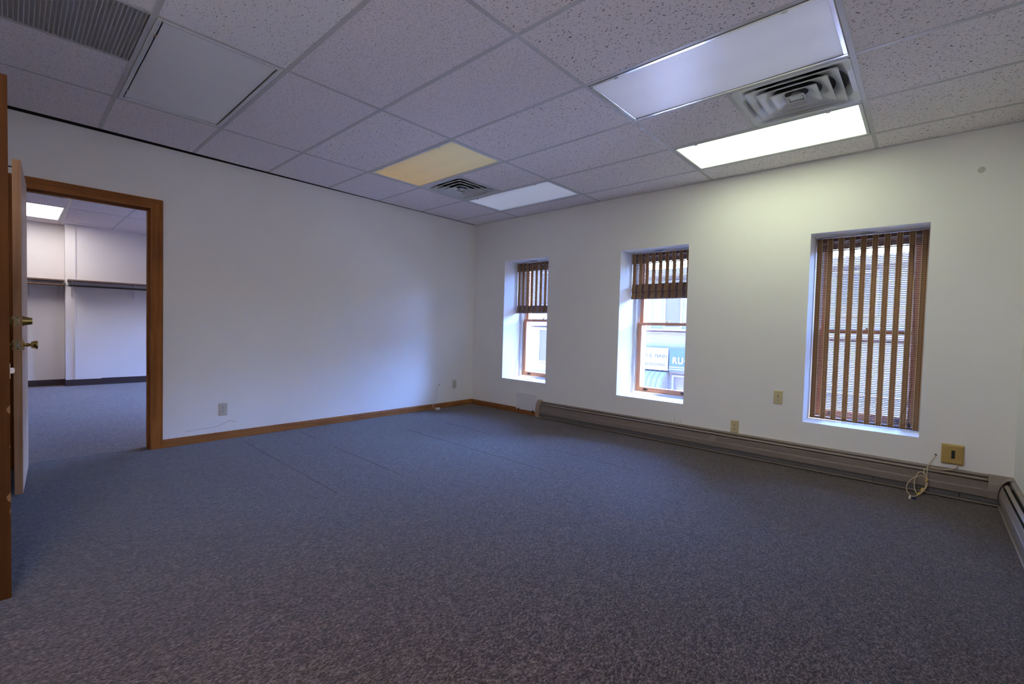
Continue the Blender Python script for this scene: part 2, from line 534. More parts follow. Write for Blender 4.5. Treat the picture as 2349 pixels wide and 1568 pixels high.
# ------------------------------------------------------------------ mesh helpers
class MB:
    """collects shapes; build() links them as ONE mesh object"""

    def __init__(s):
        s.v, s.f, s.sm = [], [], []

    def add(s, vs_, fs, smooth=False):
        o = len(s.v)
        s.v += [Vector(p) for p in vs_]
        s.f += [tuple(i + o for i in f) for f in fs]
        s.sm += [smooth] * len(fs)
        return s

    def box(s, a, b):
        x0, x1 = sorted((a[0], b[0]))
        y0, y1 = sorted((a[1], b[1]))
        z0, z1 = sorted((a[2], b[2]))
        return s.add([(x0, y0, z0), (x1, y0, z0), (x1, y1, z0), (x0, y1, z0), (x0, y0, z1), (x1, y0, z1), (x1, y1, z1), (x0, y1, z1)],
                     [(0, 3, 2, 1), (4, 5, 6, 7), (0, 1, 5, 4), (1, 2, 6, 5), (2, 3, 7, 6), (3, 0, 4, 7)])

    def bbox(s, a, b, c, axis=1, sign=-1):
        """box whose front face (axis, sign) has chamfered edges of size c"""
        lo = [min(a[i], b[i]) for i in range(3)]
        hi = [max(a[i], b[i]) for i in range(3)]
        u, w = [i for i in range(3) if i != axis]
        back, front = (lo[axis], hi[axis]) if sign > 0 else (hi[axis], lo[axis])
        mid = front - sign * c

        def ring(d, ins):
            r = []
            for (p, q) in ((0, 0), (1, 0), (1, 1), (0, 1)):
                t = [0, 0, 0]
                t[axis] = d
                t[u] = lo[u] + ins if p == 0 else hi[u] - ins
                t[w] = lo[w] + ins if q == 0 else hi[w] - ins
                r.append(tuple(t))
            return r
        vv = ring(back, 0) + ring(mid, 0) + ring(front, c)
        ff = [(3, 2, 1, 0), (8, 9, 10, 11)]
        for k in (0, 4):
            for i in range(4):
                j = (i + 1) % 4
                ff.append((k + i, k + j, k + 4 + j, k + 4 + i))
        return s.add(vv, ff)

    def prism(s, prof, axis, a, b, smooth=False):
        """closed profile (pairs in the two other axes, in axis order) extruded along axis"""
        n = len(prof)
        u, w = [i for i in range(3) if i != axis]
        vv = []
        for d in (a, b):
            for p in prof:
                t = [0, 0, 0]
                t[axis], t[u], t[w] = d, p[0], p[1]
                vv.append(tuple(t))
        ff = [tuple(range(n - 1, -1, -1)), tuple(range(n, 2 * n))]
        for i in range(n):
            j = (i + 1) % n
            ff.append((i, j, n + j, n + i))
        return s.add(vv, ff, smooth)

    def tube(s, pts, r, seg=8, closed=False):
        pts = [Vector(p) for p in pts]
        n = len(pts)
        vv, ff = [], []
        up = Vector((0, 0, 1))
        for i, p in enumerate(pts):
            t = (pts[min(i + 1, n - 1)] - pts[max(i - 1, 0)])
            t.normalize()
            a = t.cross(up)
            if a.length < 1e-3:
                a = t.cross(Vector((1, 0, 0)))
            a.normalize()
            b_ = a.cross(t)
            for k in range(seg):
                an = 2 * PI * k / seg
                vv.append(p + a * (r * math.cos(an)) + b_ * (r * math.sin(an)))
        for i in range(n - 1):
            for k in range(seg):
                l = (k + 1) % seg
                ff.append((i * seg + k, i * seg + l, (i + 1) * seg + l, (i + 1) * seg + k))
        ff.append(tuple(range(seg - 1, -1, -1)))
        ff.append(tuple(range((n - 1) * seg, n * seg)))
        return s.add(vv, ff, True)

    def lathe(s, prof, o, ax, seg=20):
        """profile of (radius, distance) turned about ax through o"""
        o, ax = Vector(o), Vector(ax).normalized()
        a = ax.orthogonal().normalized()
        b_ = ax.cross(a)
        vv, ff = [], []
        for (r, d) in prof:
            for k in range(seg):
                an = 2 * PI * k / seg
                vv.append(o + ax * d + a * (r * math.cos(an)) + b_ * (r * math.sin(an)))
        n = len(prof)
        for i in range(n - 1):
            for k in range(seg):
                l = (k + 1) % seg
                ff.append((i * seg + k, i * seg + l, (i + 1) * seg + l, (i + 1) * seg + k))
        ff.append(tuple(range(seg - 1, -1, -1)))
        ff.append(tuple(range((n - 1) * seg, n * seg)))
        return s.add(vv, ff, True)

    def loft(s, rings, smooth=True):
        n = len(rings[0])
        vv = [p for r in rings for p in r]
        ff = []
        for i in range(len(rings) - 1):
            for k in range(n):
                l = (k + 1) % n
                ff.append((i * n + k, i * n + l, (i + 1) * n + l, (i + 1) * n + k))
        return s.add(vv, ff, smooth)

    def build(s, name, mat, parent=None, origin=None):
        me = bpy.data.meshes.new(name)
        if origin is None:
            if parent is not None:
                origin = Vector(parent['_o'])
            else:
                lo = [min(v[i] for v in s.v) for i in range(3)]
                hi = [max(v[i] for v in s.v) for i in range(3)]
                origin = Vector(((lo[0] + hi[0]) / 2, (lo[1] + hi[1]) / 2, lo[2]))
        origin = Vector(origin)
        me.from_pydata([tuple(v - origin) for v in s.v], [], s.f)
        me.polygons.foreach_set('use_smooth', s.sm)
        me.materials.append(MATS[mat])
        me.update()
        ob = bpy.data.objects.new(name, me)
        COL.objects.link(ob)
        ob['_o'] = tuple(origin)
        if parent is not None:
            ob.parent = parent
            ob.location = origin - Vector(parent['_o'])
        else:
            ob.location = origin
        if any(s.sm):
            try:
                me.set_sharp_from_angle(angle=math.radians(40))
            except Exception:
                pass
        return ob


def tag(o, label, cat, group=None, kind=None):
    if label:
        o['label'] = label
    if cat:
        o['category'] = cat
    if group:
        o['group'] = group
    if kind:
        o['kind'] = kind
    return o


def thing(name, loc, label, cat, group=None, kind=None):
    e = bpy.data.objects.new(name, None)
    e.empty_display_size = 0.1
    COL.objects.link(e)
    e.location = loc
    e['_o'] = tuple(loc)
    return tag(e, label, cat, group, kind)


def share(src, name, parent, loc):
    """another object with the same mesh, at world place loc, child of an unrotated parent"""
    c = bpy.data.objects.new(name, src.data)
    COL.objects.link(c)
    c.parent = parent
    c.location = Vector(loc) - Vector(parent['_o'])
    c['_o'] = tuple(loc)
    return c


def text_mesh(body, size, mat, parent, loc, rot, name='lettering', depth=0.01, space=1.0, squeeze=1.0, left=False, bold=0.0):
    cu = bpy.data.curves.new(name, 'FONT')
    cu.body = body
    cu.size = size
    cu.extrude = depth
    cu.space_character = space
    cu.offset = bold
    cu.align_x = 'CENTER'
    cu.align_y = 'CENTER'
    tmp = bpy.data.objects.new(name + '_tmp', cu)
    COL.objects.link(tmp)
    dg = bpy.context.evaluated_depsgraph_get()
    me = bpy.data.meshes.new_from_object(tmp.evaluated_get(dg))
    bpy.data.objects.remove(tmp)
    for v in me.vertices:
        v.co.x *= squeeze
    if left:
        x0 = min(v.co.x for v in me.vertices)
        for v in me.vertices:
            v.co.x -= x0
    me.materials.clear()
    me.materials.append(MATS[mat])
    ob = bpy.data.objects.new(name, me)
    COL.objects.link(ob)
    ob.parent = parent
    ob.location = Vector(loc) - Vector(parent['_o'])
    ob.rotation_euler = rot
    return ob


CEIL = 2.555
XR = 5.29            # right wall
YF = -5.30           # wall behind the camera
WT = 0.557           # window wall thickness
FD = 0.470            # back of the window frames
TOP = 2.92           # deck above the hung ceiling

# ------------------------------------------------------------------ floor
floor = MB().box((0, YF, -0.12), (XR, 0.0, 0)).box((-0.12, -4.43, -0.12), (0, -3.67, 0)).build('floor', 'carpet')
tag(floor, 'mottled grey brown carpet covering the main room floor', 'floor', kind='structure')
for (x0, x1, y) in ((0.17, 2.02, -3.035), (0.17, 0.55, -2.50), (0.80, 2.01, -2.522), (0.784, 2.638, -1.648), (0.747, 1.55, -1.12), (2.3, 3.14, -1.118)):
    mb = MB()
    n = 14
    prof = []
    for i in range(n + 1):
        t = i / n
        prof.append((x0 + (x1 - x0) * t, y - 0.012 * t + random.uniform(-0.0012, 0.0012)))
    top = [(p[0], p[1] + 0.0016) for p in prof]
    bot = [(p[0], p[1] - 0.0016) for p in prof][::-1]
    mb.prism(top + bot, 2, 0.0002, 0.0012)
    mb.build('carpet_seam', 'seam_dark', floor)


def cut_wall(mb, axis, a0, a1, t0, t1, z0, z1, holes):
    """solid wall along axis with rectangular holes (lo, hi, zlo, zhi)"""
    def put(p, q, zb, zt):
        if q - p < 1e-6 or zt - zb < 1e-6:
            return
        if axis == 0:
            mb.box((p, t0, zb), (q, t1, zt))
        else:
            mb.box((t0, p, zb), (t1, q, zt))
    cur = a0
    for (lo, hi, zl, zh) in sorted(holes):
        put(cur, lo, z0, z1)
        put(lo, hi, z0, zl)
        put(lo, hi, zh, z1)
        cur = hi
    put(cur, a1, z0, z1)
    return mb


# windows: x0, x1, sill z, head z, meeting rail top
WIN = [(0.592, 1.332, 0.430, 2.000, 1.234), (2.326, 3.066, 0.402, 1.980, 1.210), (4.080, 4.813, 0.387, 1.957, 1.170)]
FARW = [(-1.55, -0.65, 0.43, 2.0, 1.22), (-3.05, -2.15, 0.43, 2.0, 1.22), (-4.55, -3.65, 0.43, 2.0, 1.22)]

mb = MB()
cut_wall(mb, 0, -0.0, XR + 0.3, 0.0, WT, -0.12, TOP, [(w[0], w[1], w[2], w[3]) for w in WIN])
wb = mb.build('wall_back', 'wall_paint')
tag(wb, 'off-white plaster wall with three deep window recesses', 'wall', kind='structure')
DY0, DY1, DZ = -4.43, -3.67, 2.045
mb = MB()
cut_wall(mb, 1, -6.9, 0.0, -0.12, 0.0, 0.0, CEIL - 0.003, [(DY0, DY1, 0.0, DZ)])
wlft = mb.build('wall_left', 'wall_paint')
MB().box((-0.12, -6.9, CEIL - 0.003), (-0.03, 0.0, TOP)).build('gap_shade_strip', 'plenum_dark', wlft)  # near-black strip added so the gap at the ceiling looks shadowed
tag(wlft, 'plain off-white wall holding the wooden doorway', 'wall', kind='structure')
wr = MB().box((XR, YF - 0.2, -0.12), (XR + 0.15, 0.0, TOP)).build('wall_right', 'wall_paint')
tag(wr, 'off-white side wall meeting the window wall in the corner', 'wall', kind='structure')
wf = MB().box((0.0, YF - 0.15, -0.12), (XR, YF, TOP)).build('wall_front', 'wall_paint')
tag(wf, 'off-white wall that the dark door is hinged to', 'wall', kind='structure')

# small marks on the walls
mb = MB()
mb.tube([px(x, y, 0, 0.0005) for x, y in ((425, 990), (455, 984.5), (495, 979), (527, 964), (537, 966.3), (542, 968))], 0.0012, 5)
mb.build('wall_crack', 'scuff', wlft)
for x, y, r in ((115, 315, 0.045), ):
    c = px(x, y, 0, 0.0)
    MB().lathe([(r, 0.0), (r, 0.0006), (r * 0.7, 0.0009)], c, (1, 0, 0), 24).build('plaster_patch', 'wall_paint', wlft)
c = px(2252, 389, 1, 0.0)
MB().lathe([(0.02, 0.0), (0.02, 0.0008), (0.012, 0.001)], c, (0, -1, 0), 20).build('plaster_patch', 'patch_grey', wb)
for (x, z0, z1) in ((2.955, 0.205, 0.245), (2.985, 0.205, 0.30), (3.005, 0.205, 0.24), (3.028, 0.205, 0.262), (3.052, 0.205, 0.255)):
    MB().prism([(x - 0.002, z0), (x + 0.003, z0), (x + 0.0005, z1)], 1, -0.0006, 0.0).build('soot_streak', 'soot', wb)

# ------------------------------------------------------------------ hung ceiling
ceiling = thing('ceiling', (2.6, -2.6, CEIL), 'hung ceiling of fissured tiles in a metal grid', 'ceiling', kind='structure')
deck = MB().box((-5.9, -6.9, TOP), (XR + 0.3, 0.5, TOP + 0.1)).build('ceiling_deck', 'plenum_dark')
tag(deck, 'dark structural deck above the hung ceiling', 'ceiling', kind='structure')
A0, B0, T2 = 0.8253, 0.3503, 0.61
XS = [0.012, A0, A0 + 2 * T2, A0 + 4 * T2, A0 + 6 * T2, XR]
YS = [0.0] + [-(B0 + j * T2) for j in range(9)] + [YF]
CW = 0.012   # half tee width
LIGHTS, VENTS = {}, {}
# cell (col, row): row 0 is the strip by the window wall
SPECIAL = {(3, 1): 'lit', (3, 3): 'clear', (1, 3): 'amber', (1, 1): 'clear2', (1, 6): 'clear3',
           (3, 2): 'ventR', (1, 2): 'ventL', (1, 7): 'grille', (3, 8): 'rear'}
tile_cache = {}


def tile(x0, x1, y0, y1, mat, parent, zb=CEIL + 0.0005):
    """lay-in tile, x0<x1, y0<y1"""
    w, d = round(x1 - x0, 4), round(y1 - y0, 4)
    c = ((x0 + x1) / 2, (y0 + y1) / 2, zb)
    key = (w, d, mat)
    if key in tile_cache:
        return share(tile_cache[key], 'ceiling_tile', parent, c)
    t = MB().bbox((x0, y0, zb), (x1, y1, zb + 0.016), 0.002, 2, -1).build('ceiling_tile', mat, parent, c)
    tile_cache[key] = t
    return t


halves = []
for ci in range(5):
    for ri in range(len(YS) - 1):
        x0, x1, y1, y0 = XS[ci], XS[ci + 1], YS[ri], YS[ri + 1]
        if y1 - y0 < 0.05:
            continue
        k = SPECIAL.get((ci, ri))
        xm = (x0 + x1) / 2
        if ci == 0 or (ci == 1 and ri in (0, 5, 8)) or (ci == 1 and ri == 7):
            mt = 'tile_dashed'
        elif ci in (3, 4):
            mt = 'tile_fissured'
        elif ci == 2 and ri >= 6:
            mt = 'tile_new'
        else:
            mt = 'tile_fissured' if (ci == 2 and ri < 4) or ci == 1 else 'tile_dashed'
        g = 0.002
        if k is None and ci == 0:
            # the ceiling edge runs slightly askew: a dark gap opens along the wall
            gap = lambda yy: 0.010 + 0.055 * max(0.0, min(1.0, (-yy - 1.4) / 2.6))
            zb = CEIL + 0.0005
            MB().prism([(gap(y0 + g), y0 + g), (x1 - g, y0 + g), (x1 - g, y1 - g), (gap(y1 - g), y1 - g)], 2, zb, zb + 0.016).build('ceiling_tile', mt, ceiling, ((x0 + x1) / 2, (y0 + y1) / 2, zb))
        elif k is None:
            tile(x0 + (g if ci else 0), x1 - g, y0 + g, y1 - g, mt, ceiling)
        elif k == 'ventR':
            tile(x0 + g, xm - g, y0 + g, y1 - g, mt, ceiling)
            halves.append((xm, y0, y1))
        elif k in ('ventL', ):
            tile(xm + g, x1 - g, y0 + g, y1 - g, mt, ceiling)
            halves.append((xm, y0, y1))
        elif k == 'grille':
            tile(x0 + g, xm - g, y0 + g, y1 - g, mt, ceiling)
            halves.append((xm, y0, y1))
TZ0, TZ1 = CEIL - 0.0015, CEIL + 0.0003
for k in range(4):
    x = XS[k + 1]
    mb = MB().box((x - CW, YF, TZ0), (x + CW, 0.0, TZ1)).box((x - 0.001, YF, TZ1), (x + 0.001, 0, CEIL + 0.035))
    mb.build('main_tee', 'grid_metal' if k != 1 else 'grid_metal', ceiling)
for j in range(1, len(YS) - 1):
    y = YS[j]
    for ci in range(5):
        x0 = XS[ci] + (CW if ci else 0.06 * max(0.0, min(1.0, (-y - 1.4) / 2.6)))
        x1 = XS[ci + 1] - (CW if ci < 4 else 0)
        mb = MB().box((x0, y - CW, TZ0 + 0.0003), (x1, y + CW, TZ1)).box((x0, y - 0.001, TZ1), (x1, y + 0.001, CEIL + 0.03))
        mb.build('cross_tee', 'grid_metal', ceiling)
for (x, y0, y1) in halves:
    MB().box((x - CW, y0 + CW, TZ0 + 0.0003), (x + CW, y1 - CW, TZ1)).build('cross_tee', 'grid_metal', ceiling)
MB().box((0, -0.022, TZ0 - 0.0005), (XR, 0.0, TZ0)).box((0, -0.0015, TZ0 - 0.0005), (XR, 0.0, CEIL + 0.02)).build('wall_angle', 'fixture_white', ceiling)
MB().box((XR - 0.022, YF, TZ0 - 0.0005), (XR, -0.022, TZ0)).build('wall_angle', 'fixture_white', ceiling)


# ------------------------------------------------------------------ ceiling fixtures
def troffer(name, x0, x1, y0, y1, lens, label, frame='fixture_white', group=None, gap=0.0, z=CEIL, droop=0.0):
    """recessed 2x4 light: housing above, frame with bead, prismatic lens"""
    c = ((x0 + x1) / 2, (y0 + y1) / 2, z)
    t = thing(name, c, label, 'ceiling light', group)
    i = 0.014
    X0, X1, Y0, Y1 = x0 + i, x1 - i, y0 + i, y1 - i
    mb = MB()
    zt = z + 0.10
    mb.box((X0, Y0, zt), (X1, Y1, zt + 0.004))
    for a, b in (((X0, Y0), (X1, Y0 + 0.003)), ((X0, Y1 - 0.003), (X1, Y1)), ((X0, Y0), (X0 + 0.003, Y1)), ((X1 - 0.003, Y0), (X1, Y1))):
        mb.box((a[0], a[1], z + 0.004), (b[0], b[1], zt))
    mb.build('housing', 'fixture_white', t)
    fw = 0.022
    for a, b in (((X0, Y0), (X1, Y0 + fw)), ((X0, Y1 - fw), (X1, Y1)), ((X0, Y0 + fw), (X0 + fw, Y1 - fw)), ((X1 - fw, Y0 + fw), (X1, Y1 - fw))):
        MB().bbox((a[0], a[1], z - 0.004), (b[0], b[1], z + 0.006), 0.003, 2, -1).build('frame_rail', frame, t)
    g = fw + gap
    mb = MB()
    nx = 16
    ring = []
    for q in range(nx + 1):
        s = q / nx
        xx = X0 + g + (X1 - X0 - 2 * g) * s
        zz = z + 0.004 - droop * 4 * s * (1 - s)
        ring.append((xx, zz))
    vv = [(p[0], Y0 + g, p[1]) for p in ring] + [(p[0], Y1 - g, p[1]) for p in ring]
    vv += [(v[0], v[1], v[2] + 0.003) for v in vv]
    n1 = nx + 1
    ff = []
    for q in range(nx):
        ff.append((q, n1 + q, n1 + q + 1, q + 1))
        ff.append((2 * n1 + q, 2 * n1 + q + 1, 3 * n1 + q + 1, 3 * n1 + q))
    mb.add(vv, ff, True)
    mb.build('lens', lens, t, ((x0 + x1) / 2, (y0 + y1) / 2, z))
    for s in (-1, 1):       # small latch tabs on the near rail
        MB().box((c[0] + s * 0.42 - 0.012, Y0 + fw - 0.006, z - 0.007), (c[0] + s * 0.42 + 0.012, Y0 + fw + 0.004, z - 0.003)).build('latch_tab', 'chrome_trim', t)
    return t


def cell(ci, ri):
    return XS[ci], XS[ci + 1], YS[ri + 1], YS[ri]


troffer('ceiling_light', *cell(3, 1), 'lens_lit', 'switched-on fluorescent ceiling light by the wall above the lowered shade')
troffer('ceiling_light', *cell(3, 8), 'lens_rear_fill', 'added fill ceiling light at the back of the room by the dark door wall')  # unseen lamp added to raise the overall brightness of the room
troffer('ceiling_light', *cell(3, 3), 'lens_glow_added', 'ceiling light with bluish prismatic lens and added glow beside the square air vent and the lit panel', 'chrome_trim', droop=0.006)
troffer('ceiling_light', *cell(1, 3), 'lens_amber', 'yellowed amber ceiling light panel beside a square air vent')
troffer('ceiling_light', *cell(1, 1), 'lens_glow_added_corner', 'pale blue ceiling light with added glow in the corner above the window nearest the oak baseboards')
troffer('ceiling_light', *cell(1, 6), 'lens_clear', 'dull grey unlit ceiling light panel next to the return grille', 'fixture_white', gap=0.008)


def sq_ring(c, half, z, seg=64, p=1.0, r=None):
    """ring of points: p=1 square of half size, p=0 circle of radius r"""
    out = []
    for k in range(seg):
        an = 2 * PI * (k + 0.5) / seg
        ca, sa = math.cos(an), math.sin(an)
        m = max(abs(ca), abs(sa))
        rs = half / m
        rr = rs * p + (r if r else half) * (1 - p)
        out.append((c[0] + rr * ca, c[1] + rr * sa, z))
    return out


def diffuser(x0, x1, y0, y1, label, z=CEIL):
    c = ((x0 + x1) / 2, (y0 + y1) / 2, z)
    t = thing('air_diffuser', c, label, 'air vent', 'square air diffusers')
    h = (x1 - x0) / 2 - CW - 0.001
    # flush outer panel that sweeps up to a round neck; rings hang below it
    S = 128
    mb = MB()
    mb.loft([sq_ring(c, h, z + 0.004, S), sq_ring(c, h, z - 0.002, S), sq_ring(c, h * 0.91, z - 0.002, S),
             sq_ring(c, h * 0.89, z + 0.006, S, 0.85, h * .92), sq_ring(c, h * 0.87, z + 0.030, S, 0.0, h * .87)])
    mb.build('panel', 'diffuser_metal', t)
    MB().lathe([(h * 0.88, 0.028), (h * 0.80, 0.10), (h * 0.6, 0.20), (0.01, 0.20)], c, (0, 0, 1), 40).build('duct_neck', 'duct_shade', t)
    for s, nx, zz in ((0.80, 0.62, -0.008), (0.62, 0.41, -0.010), (0.41, 0.15, -0.012), (0.15, 0.0, -0.013)):
        a = h * s
        mb = MB()
        lip = 0.0035
        mb.loft([sq_ring(c, a - lip, z + zz + 0.004, S), sq_ring(c, a - lip, z + zz, S), sq_ring(c, a, z + zz, S), sq_ring(c, a, z + zz + 0.007, S)], False)
        rr = h * nx * 1.08 if nx else a * 0.6
        if nx == 0.15:
            rr = h * 0.21
        mb.loft([sq_ring(c, a - lip * 0.5, z + zz + 0.003, S), sq_ring(c, (a + rr) / 2 + 0.012, z + zz + 0.008, S, 0.9, (a + rr) / 2 + 0.02),
                 sq_ring(c, (a + rr) / 2, z + zz + 0.016, S, 0.55, (a + rr) / 2), sq_ring(c, rr, z + zz + 0.036, S, 0.0, rr)])
        mb.build('vane', 'diffuser_metal', t)
    a = h * 0.15 * 0.75
    MB().loft([sq_ring(c, a, z - 0.004, S), sq_ring(c, 0.001, z - 0.006, S)]).build('centre_cap', 'diffuser_metal', t)
    return t


xm = XS[3] + T2
diffuser(xm, XS[4], YS[3], YS[2], 'square louvred air vent between the lit panel and the bluish light')
diffuser(XS[1], XS[1] + T2, YS[3], YS[2], 'square louvred air vent beside the yellowed amber light')

# return grille
gx0, gx1, gy0, gy1 = XS[1] + T2 + CW, XS[2] - CW, YS[8] + CW, YS[7] - CW
t = thing('return_grille', ((gx0 + gx1) / 2, (gy0 + gy1) / 2, CEIL), 'grey slotted return air grille set in the ceiling grid', 'air vent')
MB().box((gx0, gy0, CEIL + 0.03), (gx1, gy1, CEIL + 0.034)).build('backing', 'duct_shade', t)
first = None
nb = 34
for i in range(nb):
    y = gy0 + (gy1 - gy0) * (i + 0.5) / nb
    if first is None:
        first = MB().box((gx0, y - 0.0022, CEIL + 0.001), (gx1, y + 0.0022, CEIL + 0.014)).build('grille_bar', 'grille_metal', t, ((gx0 + gx1) / 2, y, CEIL))
    else:
        share(first, 'grille_bar', t, ((gx0 + gx1) / 2, y, CEIL))
first = None
nb = 62
for i in range(nb):
    x = gx0 + (gx1 - gx0) * (i + 0.5) / nb
    if first is None:
        first = MB().box((x - 0.0024, gy0, CEIL + 0.005), (x + 0.0024, gy1, CEIL + 0.018)).build('grille_slat', 'grille_metal', t, (x, (gy0 + gy1) / 2, CEIL))
    else:
        share(first, 'grille_slat', t, (x, (gy0 + gy1) / 2, CEIL))


# ------------------------------------------------------------------ windows
def make_window(n, w, label, ring=True):
    x0, x1, zs, zh, zr = w
    t = thing('window_%d' % n, ((x0 + x1) / 2, 0.35, zs), label, 'window', kind='structure')
    # ribbed white jamb liners left and right
    for s in (0, 1):
        xa = x0 if s == 0 else x1
        d = 1 if s == 0 else -1
        mb = MB()
        mb.box((xa, 0.335, zs), (xa + d * 0.018, FD, zh))
        for yy, pr in ((0.340, 0.030), (0.372, 0.026), (0.416, 0.040), (0.440, 0.030)):
            mb.box((xa + d * 0.018, yy, zs), (xa + d * pr, yy + 0.008, zh))
        mb.build('jamb_liner', 'vinyl_white', t)
    MB().box((x0 + 0.018, 0.335, zh - 0.03), (x1 - 0.018, FD, zh)).build('head_jamb', 'vinyl_white', t)
    MB().box((x0 + 0.018, 0.345, zs), (x1 - 0.018, FD, zs + 0.022)).build('sill_plate', 'vinyl_white', t)
    a, b = x0 + 0.036, x1 - 0.036
    # lower sash
    y0, y1, st = 0.384, 0.414, 0.042
    zb = zs + 0.022
    lower = MB().box((a, y0, zb), (a + st, y1, zr)).box((b - st, y0, zb), (b, y1, zr)).build('lower_sash', 'sash_wood', t)
    MB().box((a + st, y0, zr - 0.032), (b - st, y1, zr)).build('meeting_rail', 'sash_wood_h', lower)
    MB().bbox((a + st, y0 - 0.002, zb), (b - st, y1, zb + 0.052), 0.003, 1, -1).build('bottom_rail', 'sash_wood_h', lower)
    MB().box((a + st, 0.398, zb + 0.052), (b - st, 0.402, zr - 0.032)).build('pane', 'window_glass', lower)
    for xx in (a + 0.115, b - 0.115):
        MB().lathe([(0.034, 0), (0.034, 0.004), (0.022, 0.012), (0.004, 0.014)], (0, 0, 0), (0, -1, 0), 20)
        mb = MB()
        mb.lathe([(0.030, 0), (0.030, 0.004), (0.020, 0.011), (0.003, 0.013)], (xx, y0 - 0.002, zb + 0.027), (0, -1, 0), 20)
        for v in mb.v:
            v.z = zb + 0.027 + (v.z - zb - 0.027) * 0.42
        mb.build('finger_lift', 'cord_dark', lower)
    # upper sash, behind
    y2, y3 = 0.424, 0.452
    upper = MB().box((a, y2, zr - 0.03), (a + st, y3, zh - 0.03)).box((b - st, y2, zr - 0.03), (b, y3, zh - 0.03)).build('upper_sash', 'sash_wood', t)
    MB().box((a + st, y2, zr - 0.03), (b - st, y3, zr - 0.002)).build('meeting_rail', 'sash_wood_h', upper)
    MB().box((a + st, y2, zh - 0.075), (b - st, y3, zh - 0.03)).build('top_rail', 'sash_wood_h', upper)
    MB().box((a + st, 0.437, zr - 0.002), (b - st, 0.441, zh - 0.075)).build('pane', 'window_glass', upper)
    # sash lock
    xc = (x0 + x1) / 2
    mb = MB()
    mb.lathe([(0.018, 0), (0.018, 0.006), (0.010, 0.010), (0.010, 0.016)], (xc, 0.402, zr), (0, 0, 1), 16)
    mb.tube([(xc - 0.004, 0.402, zr + 0.016), (xc + 0.012, 0.396, zr + 0.019), (xc + 0.040, 0.390, zr + 0.020)], 0.005, 8)
    mb.build('sash_lock', 'brass_dull', t)
    # storm window frame outside
    ys0, ys1 = 0.468, 0.486
    mb = MB()
    mb.box((a - 0.004, ys0, zs + 0.02), (a + 0.050, ys1, zh - 0.03)).box((b - 0.050, ys0, zs + 0.02), (b + 0.004, ys1, zh - 0.03))
    for z0_, z1_ in ((zr - 0.105, zr - 0.085), (zs + 0.02, zs + 0.05), (zh - 0.06, zh - 0.03)):
        mb.box((a + 0.050, ys0 + 0.001, z0_), (b - 0.050, ys1 - 0.001, z1_))
    mb.build('storm_frame', 'storm_aluminium', t)
    if ring:
        # round plug ring in the recess soffit
        c = (xc - 0.015, 0.185, zh)
        MB().lathe([(0.076, 0), (0.076, -0.003), (0.056, -0.005), (0.050, -0.001), (0.047, 0.0)], c, (0, 0, 1), 36).build('soffit_ring', 'vinyl_white', t)
        MB().lathe([(0.049, -0.0012), (0.049, -0.0022), (0.01, -0.0022)], c, (0, 0, 1), 30).build('soffit_cap', 'cap_grey', t)
    return t


make_window(1, WIN[0], 'wooden double-hung window nearest the corner with the oak baseboards')
make_window(2, WIN[1], 'middle wooden double-hung window looking onto the shop signs')
make_window(3, WIN[2], 'double-hung window hidden behind the fully lowered woven shade')
for i, w in enumerate(FARW):
    make_window(4 + i, w, 'bare double-hung window without a shade in the adjoining room', False)['group'] = 'windows of the adjoining room'


# ------------------------------------------------------------------ woven shades
PITCH = 0.0145


